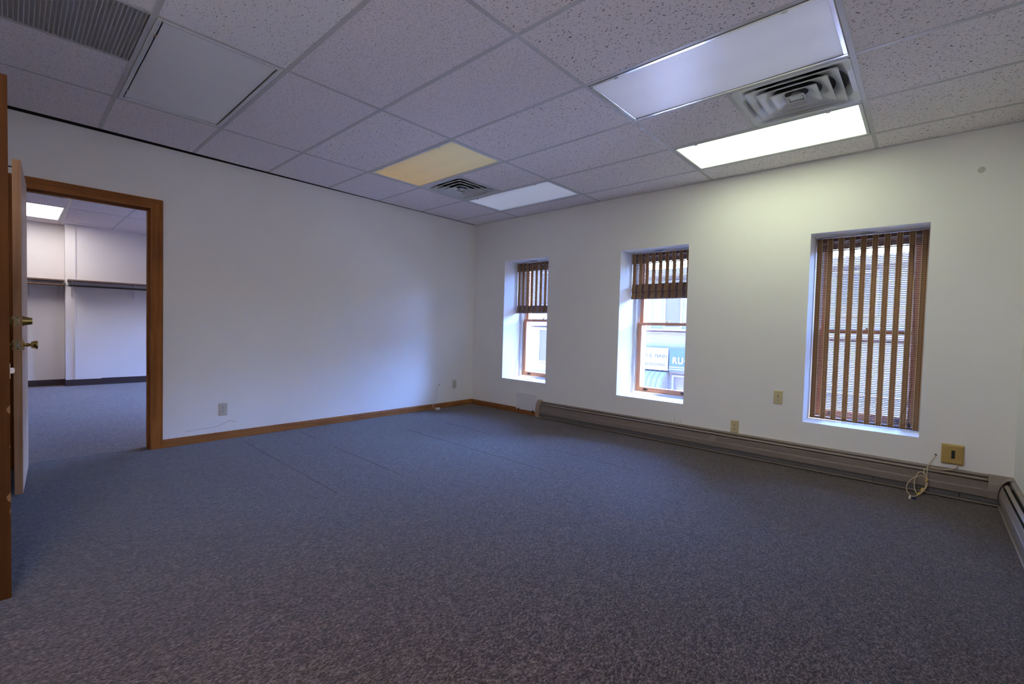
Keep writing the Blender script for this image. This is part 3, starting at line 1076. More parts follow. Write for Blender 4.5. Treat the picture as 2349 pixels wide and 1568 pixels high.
def shade(w, zbot, label, stack, y=0.275):
    """woven wood roman shade: horizontal slats bound by vertical thread bands"""
    x0, x1, zs, zh, zr = w
    xa, xb = x0 + 0.006, x1 - 0.004
    zt = zh - 0.008
    t = thing('woven_shade', ((xa + xb) / 2, y, zbot), label, 'window shade', 'woven shades')
    wd = xb - xa
    nb = 10
    per = (wd - 0.040) / (nb - 1)
    bands = [(xa + i * per, xa + i * per + 0.040) for i in range(nb)]
    vz = zt - 0.112               # valance bottom
    yv = y - 0.018
    MB().box((xa, y - 0.012, zt - 0.03), (xb, y + 0.02, zt)).build('head_rail', 'slat_brown', t)
    # valance: close-set slats in front of the head
    first = None
    n = int(0.112 / 0.0112)
    for i in range(n):
        z = zt - 0.006 - i * 0.0112
        if first is None:
            first = MB().bbox((xa, yv - 0.0022, z - 0.0047), (xb, yv + 0.0010, z + 0.0047), 0.001, 1, -1).build('valance_slat', 'slat_brown', t, ((xa + xb) / 2, yv, z))
        else:
            share(first, 'valance_slat', t, ((xa + xb) / 2, yv + random.uniform(-0.0006, 0.0006), z))
    for (p, q) in bands:
        MB().box((p, yv - 0.0042, vz), (q, yv - 0.0024, zt)).build('thread_band', 'shade_band', t)
    # hanging body
    zl = zbot + stack + 0.004
    first = None
    z = zt - 0.035
    while z > zl:
        if first is None:
            first = MB().bbox((xa, y - 0.0018, z - 0.0029), (xb, y + 0.0012, z + 0.0029), 0.0008, 1, -1).build('slat', 'slat_brown', t, ((xa + xb) / 2, y, z))
        else:
            share(first, 'slat', t, ((xa + xb) / 2, y + random.uniform(-0.0008, 0.0008), z + random.uniform(-0.0006, 0.0006)))
        z -= PITCH
    for (p, q) in bands:
        MB().box((p, y - 0.0034, zl - 0.004), (q, y - 0.0020, zt - 0.03)).build('thread_band', 'shade_band', t)
    if stack > 0.03:
        # gathered folds at the bottom: close-set slats bulging forward
        folds = 2 if stack > 0.12 else 1
        bulge = lambda s: 0.020 * s ** 1.3 if s < 0.86 else 0.020 * 0.86 ** 1.3 - 0.05 * (s - 0.86)
        fh = stack / folds
        for f in range(folds):
            zt2 = zbot + stack - f * fh
            m = max(5, int(fh / 0.0095))
            for i in range(m):
                s = (i + 0.5) / m
                yy = y - 0.006 - bulge(s)
                z = zt2 + 0.004 - (fh + 0.004) * s
                MB().bbox((xa, yy - 0.003, z - fh / m * 0.46), (xb, yy + 0.010, z + fh / m * 0.5), 0.0006, 1, -1).build('fold_slat', 'slat_brown', t)
            for (p, q) in bands:
                mb = MB()
                ringp = []
                for i in range(13):
                    s = i / 12
                    yy = y - 0.0105 - bulge(s)
                    ringp.append((yy, zt2 - fh * s))
                ring2 = [(a + 0.0016, b) for a, b in ringp][::-1]
                mb.prism(ringp + ring2, 0, p, q)
                mb.build('fold_band', 'shade_band', t)
    else:
        # rolled hem
        for i in range(1):
            MB().lathe([(0.009, 0), (0.009, xb - xa)], (xa, y - 0.004, zbot + 0.011), (1, 0, 0), 12).build('hem_bar', 'slat_brown', t)
        for (p, q) in bands:
            MB().lathe([(0.0105, 0), (0.0105, q - p)], (p, y - 0.004, zbot + 0.011), (1, 0, 0), 12).build('hem_wrap', 'shade_band', t)
    return t, xa, xb


shade(WIN[0], 1.311, 'woven brown shade drawn halfway up in the recess nearest the corner', 0.10)
shade(WIN[1], 1.467, 'short woven brown shade with two folds raised above the shop signs', 0.165)
t, xa, xb = shade(WIN[2], 0.391, 'full-length woven brown shade lowered to the sill under the lit panel', 0.02)
pts = []
for x, y in ((2095, 560), (2097, 640), (2097, 740), (2097, 800), (2092, 830), (2091, 880), (2085, 930), (2084, 978)):
    pts.append(px(x, y, 1, 0.262))
MB().tube(pts, 0.0016, 6).build('pull_cord', 'cord_dark', t)
p = pts[-1]
MB().lathe([(0.003, 0.03), (0.009, 0.018), (0.012, 0.0), (0.006, -0.006)], (p.x, p.y - 0.004, p.z), (0, 0, 1), 12).build('cord_tassel', 'cord_dark', t)
pts = [px(x, y, 1, 0.258) for x, y in ((2091, 885), (2083, 920), (2072, 945), (2060, 965), (2052, 978), (2070, 976), (2080, 970))]
MB().tube(pts, 0.0014, 6).build('pull_cord', 'cord_dark', t)

# ------------------------------------------------------------------ baseboards
bl = MB().prism([(0.0, 0.0), (0.014, 0.0), (0.014, 0.055), (0.010, 0.066), (0.004, 0.071), (0.0, 0.071)], 1, -3.607, 0.0).build('baseboard_left', 'oak_base_y')
tag(bl, 'low oak baseboard along the plain wall with the doorway', 'baseboard', kind='structure')
bb = MB().prism([(0.0, 0.0), (-0.014, 0.0), (-0.014, 0.055), (-0.010, 0.066), (-0.004, 0.071), (0.0, 0.071)], 0, 0.014, 1.245).build('baseboard_back', 'oak_base_x')
tag(bb, 'short oak baseboard between the corner and the heater', 'baseboard', kind='structure')

# ------------------------------------------------------------------ doorway and open door
cz = 2.025
trim = thing('trim_1', (0.0, -4.05, 0.0), 'brown oak casing around the doorway to the adjoining room', 'door frame', kind='structure')
for sx in (0.0, -0.12):
    d = 1 if sx == 0 else -1
    th = d * 0.016

    def cas(poly, mat):
        # poly in (y,z); extruded from the wall face
        MB().prism(poly, 0, sx, sx + th).build('casing', mat, trim)
    yo0, yi0, yi1, yo1 = -4.488, -4.410, -3.690, -3.606
    cas([(yi1, 0.0), (yo1, 0.0), (yo1, 2.105), (yi1, cz)], 'oak_casing')
    cas([(yo0, 0.0), (yi0, 0.0), (yi0, cz), (yo0, 2.105)], 'oak_casing')
    cas([(yi0, cz), (yi1, cz), (yo1, 2.105), (yo0, 2.105)], 'oak_casing_h')
MB().box((-0.12, -3.690, 0), (0.0, -3.668, cz + 0.02)).build('jamb', 'oak_casing', trim)
MB().box((-0.12, -4.432, 0), (0.0, -4.410, cz + 0.02)).build('jamb', 'oak_casing', trim)
MB().box((-0.12, -4.410, cz), (0.0, -3.690, cz + 0.02)).build('head_jamb', 'oak_casing_h', trim)
MB().box((-0.085, -3.702, 0), (-0.05, -3.690, cz)).build('door_stop', 'oak_casing', trim)
MB().box((-0.085, -4.410, cz - 0.012), (-0.05, -3.702, cz)).build('door_stop', 'oak_casing_h', trim)
for z in (1.072, 0.926):
    mb = MB().box((-0.045, -3.6925, z - 0.03), (-0.012, -3.690, z + 0.03))
    mb.build('strike_plate', 'brass', trim)

# open door leaf (built closed along +x in its own frame, then swung)
HING = Vector((0.012, -4.396, 0.0))
FREE = Vector((0.745, -4.432, 0.0))
ang = math.atan2(FREE.y - HING.y, FREE.x - HING.x)
L = (FREE - HING).length
door = thing('door_1', (0, 0, 0), 'pale birch door standing open into the room with brass knob and deadbolt', 'door', kind='structure')
TH = 0.036
leaf = MB().box((0.0, -TH, 0.012), (L - 0.002, 0.0, 2.040)).build('leaf', 'birch_face', door)
MB().box((L - 0.002, -TH, 0.012), (L, 0.0, 2.040)).build('lock_edge', 'birch_edge', door)
MB().box((0.0, -TH, 2.040), (L, 0.0, 2.042)).build('top_edge', 'birch_edge', door)
for z, kind in ((1.075, 'dead'), (0.927, 'knob')):
    MB().box((L, -TH / 2 - 0.0125, z - 0.029), (L + 0.0015, -TH / 2 + 0.0125, z + 0.029)).build('latch_plate', 'brass_dull', door)
    for s in (-1, 1):
        MB().lathe([(0.0035, 0), (0.0035, 0.001), (0.001, 0.0015)], (L + 0.0015, -TH / 2, z + s * 0.022), (1, 0, 0), 10).build('screw', 'slot_black', door)
    xk = L - 0.062
    if kind == 'dead':
        MB().lathe([(0.010, 0), (0.010, 0.002), (0.008, 0.003)], (L + 0.0015, -TH / 2, z), (1, 0, 0), 16).build('bolt', 'brass_dull', door)
        MB().lathe([(0.031, 0), (0.031, 0.004), (0.027, 0.010), (0.021, 0.040), (0.019, 0.043), (0.0, 0.043)], (xk, 0, z), (0, 1, 0), 28).build('deadbolt', 'brass', door)
        mb = MB().lathe([(0.030, 0), (0.030, 0.005), (0.024, 0.009), (0.010, 0.012)], (xk, -TH, z), (0, -1, 0), 24)
        mb.box((xk - 0.005, -TH - 0.034, z - 0.016), (xk + 0.005, -TH - 0.010, z + 0.016))
        mb.build('thumb_turn', 'brass', door)
    else:
        MB().lathe([(0.009, 0), (0.009, 0.008), (0.006, 0.012)], (L + 0.0015, -TH / 2, z), (1, 0, 0), 14).build('latch_bolt', 'steel', door)
        for sg, y0_ in ((1, 0.0), (-1, -TH)):
            o = (xk, y0_, z)
            MB().lathe([(0.033, 0), (0.033, 0.003), (0.027, 0.008), (0.011, 0.010)], o, (0, sg, 0), 28).build('rose', 'brass', door)
            MB().lathe([(0.011, 0.008), (0.009, 0.016), (0.0125, 0.020), (0.0125, 0.024), (0.009, 0.028), (0.010, 0.034), (0.020, 0.037),
                        (0.0265, 0.058), (0.0265, 0.062), (0.024, 0.066), (0.016, 0.064), (0.012, 0.058), (0.0, 0.058)], o, (0, sg, 0), 28).build('knob', 'brass', door)
MB().tube([(L - 0.05, -TH, 2.005), (L - 0.05, -TH - 0.19, 2.005)], 0.0042, 8).build('stop_rod', 'black_metal', door)
for z in (0.22, 1.02, 1.82):
    MB().lathe([(0.006, -0.045), (0.006, 0.045)], (-0.004, -TH - 0.003, z), (0, 0, 1), 12).build('hinge', 'brass_dull', door)
MB().box((0.085, 0.0, 1.655), (0.105, 0.0012, 1.71)).build('tape_mark', 'scuff', door)
door.location = HING
door.rotation_euler = (0, 0, ang)

# dark door nearer the camera: only its free edge shows
d2 = thing('door_2', (2.1825, -4.90, 0.0), 'dark brown stained door standing open with a chipped edge and steel latch', 'door', kind='structure')
MB().box((2.165, -5.262, 0.0), (2.200, -4.482, 2.022)).build('leaf', 'door_dark', d2)
MB().box((2.166, -4.482, 0.865), (2.190, -4.4805, 0.923)).build('latch_plate', 'steel', d2)
MB().prism([(-4.4805, 0.884), (-4.473, 0.884), (-4.469, 0.888), (-4.469, 0.902), (-4.473, 0.906), (-4.4805, 0.906)], 0, 2.171, 2.186).build('latch_bolt', 'steel', d2)
for z, a, b in ((0.745, 0.010, 0.018), (0.40, 0.012, 0.020), (0.345, 0.004, 0.012), (0.60, 0.004, 0.006)):
    MB().prism([(-4.4818, z - b), (-4.4818, z + b), (-4.4818 - a, z + b * 0.2), (-4.4818 - a * 0.7, z - b * 0.6)], 0, 2.1995, 2.2006).build('chip', 'chip_wood', d2)
for z in (0.25, 1.0, 1.8):
    MB().lathe([(0.006, -0.045), (0.006, 0.045)], (2.203, -5.27, z), (0, 0, 1), 12).build('hinge', 'brass_dull', d2)
MB().lathe([(0.031, 0), (0.031, 0.004), (0.012, 0.010), (0.012, 0.03), (0.026, 0.045), (0.026, 0.058), (0.012, 0.066)], (2.2, -4.55, 0.894), (1, 0, 0), 24).build('knob', 'steel', d2)
MB().lathe([(0.031, 0), (0.031, 0.004), (0.012, 0.010), (0.012, 0.03), (0.026, 0.045), (0.026, 0.058), (0.012, 0.066)], (2.165, -4.55, 0.894), (-1, 0, 0), 24).build('knob', 'steel', d2)


# ------------------------------------------------------------------ electrical plates
def plate(o, nrm, right, label, kind, mat, insert):
    """wall plate; o centre on the wall, nrm out of the wall, right along it"""
    o, nrm, right = Vector(o), Vector(nrm), Vector(right)
    up = Vector((0, 0, 1))
    name = 'wall_outlet' if kind == 'outlet' else 'light_switch'
    t = thing(name, tuple(o - up * 0.0575), label, 'outlet' if kind == 'outlet' else 'switch', 'duplex outlets' if kind == 'outlet' else None)

    def P(a, b, c):
        return o + right * a + up * b + nrm * c

    def slab(mb, a0, a1, b0, b1, c0, c1, ch=0.0):
        vv = [P(a0, b0, c0), P(a1, b0, c0), P(a1, b1, c0), P(a0, b1, c0),
              P(a0, b0, c1 - ch), P(a1, b0, c1 - ch), P(a1, b1, c1 - ch), P(a0, b1, c1 - ch),
              P(a0 + ch * 1.6, b0 + ch * 1.6, c1), P(a1 - ch * 1.6, b0 + ch * 1.6, c1), P(a1 - ch * 1.6, b1 - ch * 1.6, c1), P(a0 + ch * 1.6, b1 - ch * 1.6, c1)]
        ff = [(3, 2, 1, 0), (8, 9, 10, 11)]
        for k in (0, 4):
            for i in range(4):
                j = (i + 1) % 4
                ff.append((k + i, k + j, k + 4 + j, k + 4 + i))
        mb.add(vv, ff)
        return mb
    slab(MB(), -0.035, 0.035, -0.0575, 0.0575, 0, 0.006, 0.0035).build('cover', mat, t)
    if kind == 'outlet':
        for s in (-1, 1):
            cz_ = s * 0.0195
            mb = MB()
            mb.lathe([(0.0172, 0.0), (0.0172, 0.0068), (0.0155, 0.0078)], P(0, cz_, 0), nrm, 24)
            # flatten top and bottom like a duplex face
            for v in mb.v:
                dz = v.z - (o.z + cz_)
                v.z = o.z + cz_ + max(-0.0135, min(0.0135, dz))
            f = mb.build('receptacle', insert, t)
            slab(MB(), -0.0080, -0.0056, cz_ + 0.0005, cz_ + 0.0095, 0.0070, 0.0082).build('slot', 'slot_black', f)
            slab(MB(), 0.0052, 0.0076, cz_ + 0.0010, cz_ + 0.0085, 0.0070, 0.0082).build('slot', 'slot_black', f)
            MB().lathe([(0.0030, 0.0070), (0.0030, 0.0082)], P(0, cz_ - 0.0065, 0), nrm, 12).build('ground_hole', 'slot_black', f)
        MB().lathe([(0.003, 0.0055), (0.003, 0.0068), (0.001, 0.0072)], P(0, 0, 0), nrm, 10).build('screw', 'brass_dull', t)
    else:
        slab(MB(), -0.0055, 0.0055, -0.012, 0.013, 0.0058, 0.0064).build('toggle_slot', 'slot_black', t)
        vv = [P(-0.0045, -0.006, 0.005), P(0.0045, -0.006, 0.005), P(0.0045, 0.006, 0.005), P(-0.0045, 0.006, 0.005),
              P(-0.0035, -0.011, 0.018), P(0.0035, -0.011, 0.018), P(0.0035, -0.004, 0.019), P(-0.0035, -0.004, 0.019)]
        MB().add(vv, [(3, 2, 1, 0), (4, 5, 6, 7), (0, 1, 5, 4), (1, 2, 6, 5), (2, 3, 7, 6), (3, 0, 4, 7)]).build('toggle', mat, t)
        for s in (-1, 1):
            MB().lathe([(0.0032, 0.0055), (0.0032, 0.0066), (0.001, 0.007)], P(0, s * 0.0300, 0), nrm, 10).build('screw', 'slot_black', t)
    return t


plate((0, -3.151, 0.282), (1, 0, 0), (0, 1, 0), 'beige duplex outlet on the plain wall beside the doorway', 'outlet', 'beige_plastic', 'beige_plastic')
plate((0, -0.335, 0.306), (1, 0, 0), (0, 1, 0), 'beige duplex outlet on the plain wall by the loose grey wires', 'outlet', 'beige_plastic', 'beige_plastic')
plate((3.5525, 0, 0.258), (0, -1, 0), (1, 0, 0), 'ivory duplex outlet just above the baseboard heater', 'outlet', 'ivory_plastic', 'ivory_plastic')
plate((3.8935, 0, 0.5715), (0, -1, 0), (1, 0, 0), 'ivory toggle light switch between the middle window and the lowered shade', 'switch', 'ivory_plastic', 'ivory_plastic')

# ochre wall box with slot
bx0, bx1, bz0, bz1 = 4.936, 5.050, 0.235, 0.372
t = thing('wall_box', ((bx0 + bx1) / 2, 0.0, bz0), 'ochre yellow square wall box with a black slot above the heater', 'wall box')
MB().bbox((bx0, -0.030, bz0), (bx1, 0.0, bz1), 0.009, 1, -1).build('cover', 'box_ochre', t)
MB().box((4.987, -0.0308, 0.276), (5.006, -0.0295, 0.333)).build('slot', 'slot_black', t)

# ------------------------------------------------------------------ baseboard heaters
def heater_run(name, frame, length, label, endcaps, splices, group):
    """frame(u, d, z): u along the wall, d out of the wall"""
    t = thing(name, tuple(frame(length / 2, 0, 0)), label, 'heater', group)

    def run(nm, prof, mat, u0=0.0, u1=None, smooth=False):
        u1 = length if u1 is None else u1
        n = len(prof)
        vv = [frame(u, p[0], p[1]) for u in (u0, u1) for p in prof]
        ff = [tuple(range(n - 1, -1, -1)), tuple(range(n, 2 * n))] + [(i, (i + 1) % n, n + (i + 1) % n, n + i) for i in range(n)]
        return MB().add(vv, ff, smooth).build(nm, mat, t)
    run('back_plate', [(0.0, 0.012), (0.004, 0.012), (0.004, 0.184), (0.012, 0.190), (0.022, 0.186), (0.025, 0.188), (0.023, 0.196), (0.012, 0.202), (0.0, 0.202)], 'heater_tan')
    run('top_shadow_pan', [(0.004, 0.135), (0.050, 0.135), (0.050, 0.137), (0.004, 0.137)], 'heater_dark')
    run('damper', [(0.036, 0.176), (0.052, 0.166), (0.0525, 0.1685), (0.037, 0.1785)], 'heater_tan', 0.05, length - 0.05)
    # front cover with shallow ribs near its top
    prof = [(0.0585, 0.154), (0.061, 0.158)]
    nr = 7
    for i in range(nr):
        z1 = 0.156 - i * 0.0062
        d1 = 0.0615 + i * 0.0011
        prof += [(d1 + 0.0012, z1), (d1 + 0.0012, z1 - 0.0040), (d1, z1 - 0.0046), (d1, z1 - 0.0056)]
    prof += [(0.0715, 0.108), (0.0725, 0.100), (0.0715, 0.060), (0.0675, 0.056), (0.0655, 0.058), (0.068, 0.064), (0.068, 0.106), (0.057, 0.152)]
    run('front_cover', prof, 'heater_tan')
    # finned element seen in the gap below
    seg = 0.47
    u = 0.03
    while u < length - 0.03:
        u2 = min(u + seg - 0.004, length - 0.03)
        run('element_cover', [(0.030, 0.022), (0.050, 0.018), (0.052, 0.080), (0.030, 0.080)], 'heater_grey', u, u2)
        u += seg
    run('bottom_rail', [(0.0, 0.010), (0.068, 0.006), (0.072, 0.010), (0.072, 0.017), (0.066, 0.019), (0.064, 0.013), (0.0, 0.015)], 'heater_tan')
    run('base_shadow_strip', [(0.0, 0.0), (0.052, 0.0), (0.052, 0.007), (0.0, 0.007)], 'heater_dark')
    cap = [(0.0, 0.004), (0.074, 0.004), (0.076, 0.100), (0.066, 0.158), (0.052, 0.196), (0.034, 0.214), (0.012, 0.218), (0.0, 0.218)]
    for (u0, u1) in endcaps:
        run('end_cap', cap, 'heater_end', u0, u1)
    for (u0, u1) in splices:
        run('splice_plate', [(0.0585, 0.158), (0.0645, 0.158), (0.0735, 0.108), (0.0745, 0.100), (0.0735, 0.056), (0.070, 0.056), (0.070, 0.104)], 'heater_tan', u0, u1)
    return t


h1 = heater_run('baseboard_heater', lambda u, d, z: Vector((1.250 + u, -d, z)), XR - 0.012 - 1.250, 'long tan baseboard heater under the three windows', [(-0.004, 0.052)], [(2.105, 2.165)], 'baseboard heaters')
h2 = heater_run('baseboard_heater', lambda u, d, z: Vector((XR - d, -0.085 - u, z)), 3.6, 'tan baseboard heater along the side wall', [(3.56, 3.604)], [], 'baseboard heaters')
# inside corner piece
t = h1
mb = MB()
o = Vector((XR, 0, 0))
prof = [(0.004, 0.205), (0.020, 0.205), (0.040, 0.196), (0.056, 0.176), (0.068, 0.150), (0.076, 0.108), (0.078, 0.058)]
q1, q2 = [], []
vv, ff = [], []
for (d, z) in prof:
    vv += [(XR - 0.118, -d, z), (XR - d, -d, z), (XR - d, -0.118, z)]
n = len(prof)
for i in range(n - 1):
    a = 3 * i
    ff += [(a, a + 1, a + 4, a + 3), (a + 1, a + 2, a + 5, a + 4)]
vv += [(XR - 0.118, 0, 0.205), (XR, 0, 0.205), (XR, -0.118, 0.205)]
k = 3 * n
ff += [(k, k + 1, 1, 0), (k + 1, k + 2, 2, 1)]
mb.add(vv, ff)
mb.build('corner_piece', 'heater_tan', t)

# white access plate beside the heater
t = thing('access_plate', (1.043, 0.0, 0.05), 'white rectangular access plate with two dark clips by the heater end', 'access panel')
MB().bbox((0.877, -0.020, 0.056), (1.212, -0.0142, 0.270), 0.0025, 1, -1).build('cover', 'plate_white', t)
MB().box((0.90, -0.0142, 0.075), (1.19, -0.0, 0.25)).build('spacer', 'plate_white', t)
for x in (0.923, 1.165):
    mb = MB().box((x - 0.009, -0.026, 0.050), (x + 0.009, -0.020, 0.064)).box((x - 0.004, -0.024, 0.026), (x + 0.004, -0.0185, 0.076))
    mb.build('clip', 'black_metal', t)

# ------------------------------------------------------------------ loose cables
def smooth_path(pts, n=6):
    pts = [Vector(p) for p in pts]
    out = []
    for i in range(len(pts) - 1):
        p0, p1, p2, p3 = pts[max(i - 1, 0)], pts[i], pts[i + 1], pts[min(i + 2, len(pts) - 1)]
        for k in range(n):
            t_ = k / n
            out.append(0.5 * ((2 * p1) + (p2 - p0) * t_ + (2 * p0 - 5 * p1 + 4 * p2 - p3) * t_ ** 2 + (3 * p1 - p0 - 3 * p2 + p3) * t_ ** 3))
    out.append(pts[-1])
    return out


def zp(zx, zy, y):
    """point from the magnified view of the cable, on the plane y"""
    p = px(2050 + zx / 5.6, 980 + zy / 5.6, 1, y)
    if p.z < 0.012:                      # the low part of the loop lies on the carpet
        p = px(2050 + zx / 5.6, 980 + zy / 5.6, 2, 0.012 if p.z > -0.03 else 0.009)
    return p


t = thing('cable_bundle', tuple(zp(300, 880, -0.125)), 'cream telephone cable tied in a loop hanging over the heater', 'cable')
A = [(540, 352, 0.002), (525, 375, -0.012), (495, 415, -0.03), (455, 462, -0.06), (436, 505, -0.085), (430, 560, -0.095), (426, 610, -0.1), (428, 672, -0.1), (412, 745, -0.108), (385, 800, -0.115), (330, 850, -0.12)]
Bp = [(825, 492, -0.012), (790, 520, -0.022), (700, 541, -0.034), (600, 541, -0.045), (500, 521, -0.06), (432, 518, -0.083), (396, 545, -0.092), (386, 572, -0.096), (402, 602, -0.104), (424, 655, -0.106)]
Cp = [(430, 690, -0.104), (430, 740, -0.108), (395, 800, -0.114), (345, 850, -0.118), (290, 878, -0.122), (235, 882, -0.124), (192, 850, -0.122), (167, 800, -0.118), (166, 750, -0.114), (192, 700, -0.110), (240, 655, -0.106), (300, 630, -0.104), (360, 620, -0.104), (405, 648, -0.106)]
Dp = [(298, 845, -0.122), (272, 800, -0.114), (265, 722, -0.108), (279, 650, -0.104), (302, 600, -0.1), (340, 570, -0.098), (380, 581, -0.098), (412, 628, -0.102), (422, 668, -0.104)]
for P_ in (A, Bp, Cp, Dp):
    MB().tube(smooth_path([zp(*p) for p in P_]), 0.0027, 8).build('cable', 'cable_cream', t)
for (zx, zy, y) in ((425, 675, -0.106), (365, 795, -0.116), (320, 850, -0.120)):
    c = zp(zx, zy, y)
    MB().lathe([(0.005, -0.013), (0.0065, -0.009), (0.0058, -0.003), (0.0068, 0.002), (0.0060, 0.008), (0.005, 0.012)], c, (0.45, 0, 1), 10).build('tie', 'cable_tie', t)
c = zp(205, 895, -0.126)
MB().box((c.x - 0.006, c.y - 0.006, c.z - 0.009), (c.x + 0.006, c.y + 0.006, c.z + 0.009)).build('plug', 'jack_white', t)
c = zp(258, 905, -0.128)
MB().box((c.x - 0.012, c.y - 0.006, c.z - 0.007), (c.x + 0.012, c.y + 0.006, c.z + 0.005)).build('plug', 'plug_blue', t)
MB().lathe([(0.006, 0.0), (0.0065, 0.0012), (0.004, 0.0015)], zp(540, 350, 0.0), (0, -1, 0), 14).build('wall_grommet', 'slot_black', t)


def zq(zx, zy, x):
    return px(960 + zx / 15.68, 860 + zy / 15.68, 0, x)


t = thing('loose_wires', (0.06, -0.69, 0.0), 'thin grey wires dropping from the wall to a small jack on the carpet', 'wire')
w1 = [(738, 345, 0.001), (715, 400, 0.014), (690, 440, 0.02), (652, 550, 0.03), (656, 680, 0.036), (645, 800, 0.042), (604, 905, 0.048), (577, 1000, 0.054), (602, 1062, 0.06), (614, 1110, 0.066), (602, 1165, 0.07)]
w2 = [(734, 345, 0.001), (690, 410, 0.012), (645, 470, 0.02), (602, 580, 0.028), (596, 700, 0.034), (588, 830, 0.042), (550, 925, 0.05), (541, 1020, 0.056), (541, 1100, 0.064), (536, 1165, 0.07)]
w_shadow = [(732, 345, 0.001), (640, 430, 0.010), (555, 520, 0.016), (527, 600, 0.02), (545, 720, 0.024), (530, 830, 0.030), (480, 950, 0.036), (505, 1060, 0.05), (520, 1165, 0.068)]  # thin third strand follows what is mostly a shadow of the wires
for w_, m_ in ((w1, 'wire_grey'), (w2, 'wire_white'), (w_shadow, 'wire_white')):
    MB().tube(smooth_path([zq(*p) for p in w_]), 0.0014 if w_ is not w_shadow else 0.0008, 6).build('wire', m_, t)
MB().lathe([(0.007, 0.0), (0.007, 0.001), (0.004, 0.0012)], zq(738, 340, 0.0), (1, 0, 0), 14).build('wall_grommet', 'slot_black', t)
c = zq(690, 1205, 0.075)
a = zq(600, 1205, 0.075)
e = c - a
MB().bbox((c.x - 0.016, c.y - 0.030, 0.001), (c.x + 0.016, c.y + 0.030, 0.027), 0.003, 2, 1).build('jack_body', 'jack_white', t)
MB().box((c.x - 0.008, c.y + 0.0302, 0.008), (c.x + 0.008, c.y + 0.0295, 0.020)).build('jack_socket', 'slot_black', t)
MB().box((c.x - 0.013, c.y - 0.075, 0.001), (c.x + 0.013, c.y - 0.030, 0.006)).box((c.x - 0.009, c.y - 0.070, 0.006), (c.x + 0.009, c.y - 0.036, 0.016)).build('terminal_block', 'terminal_brass', t)

# ------------------------------------------------------------------ adjoining room
FX0 = -5.42
ff_ = MB().box((-5.6, -6.9, -0.12), (-0.12, 0.0, 0.0)).build('floor_far', 'carpet_lamp_warm')
tag(ff_, 'mottled carpet of the adjoining room beyond the doorway', 'floor', kind='structure')
mb = MB()
cut_wall(mb, 0, -5.8, -0.0, 0.0, WT, -0.12, TOP, [(w[0], w[1], w[2], w[3]) for w in FARW])
tag(mb.build('wall_far_back', 'far_wall_paint'), 'window wall of the adjoining room', 'wall', kind='structure')
wfar = MB().box((-5.6, -6.9, 0.0), (FX0, 0.0, TOP)).build('wall_far', 'far_wall_paint')
tag(wfar, 'pale recessed far wall of the adjoining room carrying the wooden rod shelf', 'wall', kind='structure')
step = MB().add([(FX0, -3.895, 0), (-5.205, -3.895, 0), (-5.05, 0.0, 0), (FX0, 0, 0), (FX0, -3.895, TOP), (-5.205, -3.895, TOP), (-5.05, 0, TOP), (FX0, 0, TOP)],
                [(0, 3, 2, 1), (4, 5, 6, 7), (0, 1, 5, 4), (1, 2, 6, 5), (2, 3, 7, 6), (3, 0, 4, 7)]).build('wall_far_step', 'far_wall_paint')
tag(step, 'pale wall section standing forward in the adjoining room', 'wall', kind='structure')
tag(MB().box((-5.6, -7.05, 0.0), (0.0, -6.9, TOP)).build('wall_far_front', 'far_wall_paint'), 'end wall of the adjoining room', 'wall', kind='structure')
# slim corner moulding running up the step
ax = Vector((-5.205, -3.895, 0))
dirv = Vector((0.155, 3.895, 0)).normalized()
nv = Vector((dirv.y, -dirv.x, 0))
for u in (0.112, ):
    p = ax + dirv * u
    mb = MB()
    vv = []
    for z in (0.11, 2.548):
        for (a, b) in ((-0.008, 0.001), (0.008, 0.001), (0.008, 0.012), (-0.008, 0.012)):
            q = p + dirv * a + nv * b
            vv.append((q.x, q.y, z))
    mb.add(vv, [(0, 3, 2, 1), (4, 5, 6, 7), (0, 1, 5, 4), (1, 2, 6, 5), (2, 3, 7, 6), (3, 0, 4, 7)])
    tag(mb.build('trim_2', 'bracket_white'), 'slim white vertical moulding on the far wall section', 'moulding', kind='structure')


def along(u, d, z):
    q = ax + dirv * u + nv * d
    return Vector((q.x, q.y, z))


def slab_along(mb, u0, u1, d0, d1, z0, z1):
    vv = [along(u0, d0, z0), along(u1, d0, z0), along(u1, d1, z0), along(u0, d1, z0), along(u0, d0, z1), along(u1, d0, z1), along(u1, d1, z1), along(u0, d1, z1)]
    return mb.add(vv, [(0, 3, 2, 1), (4, 5, 6, 7), (0, 1, 5, 4), (1, 2, 6, 5), (2, 3, 7, 6), (3, 0, 4, 7)])


mb = slab_along(MB(), 0.0, 0.42, 0, 0.006, 0.0, 0.100)
slab_along(mb, 0.42, 3.8, 0, 0.006, 0.0, 0.108)
mb.box((FX0, -3.901, 0), (-5.205, -3.895, 0.10))
tag(mb.build('baseboard_far', 'cove_dark'), 'dark rubber cove base along the far wall section', 'baseboard', kind='structure')
tag(MB().box((FX0, -6.9, 0), (FX0 + 0.006, -3.901, 0.095)).build('baseboard_far_left', 'cove_dark'), 'dark rubber cove base under the wooden rod shelf', 'baseboard', kind='structure')


def bracket(t, P, z, d):
    """shelf bracket with a rod hook: P(d) gives the point at distance d from the wall"""
    mb = MB()
    mb.tube([P(0.006, z - 0.235), P(0.006, z - 0.012)], 0.008, 6)
    mb.tube([P(0.006, z - 0.010), P(d, z - 0.010)], 0.008, 6)
    mb.tube([P(0.008, z - 0.225), P(d * 0.55, z - 0.09), P(d * 0.92, z - 0.03)], 0.006, 6)
    mb.tube([P(d * 0.82, z - 0.02), P(d * 0.80, z - 0.07), P(d * 0.88, z - 0.09), P(d * 0.96, z - 0.075)], 0.006, 6)
    mb.build('bracket', 'bracket_white', t)


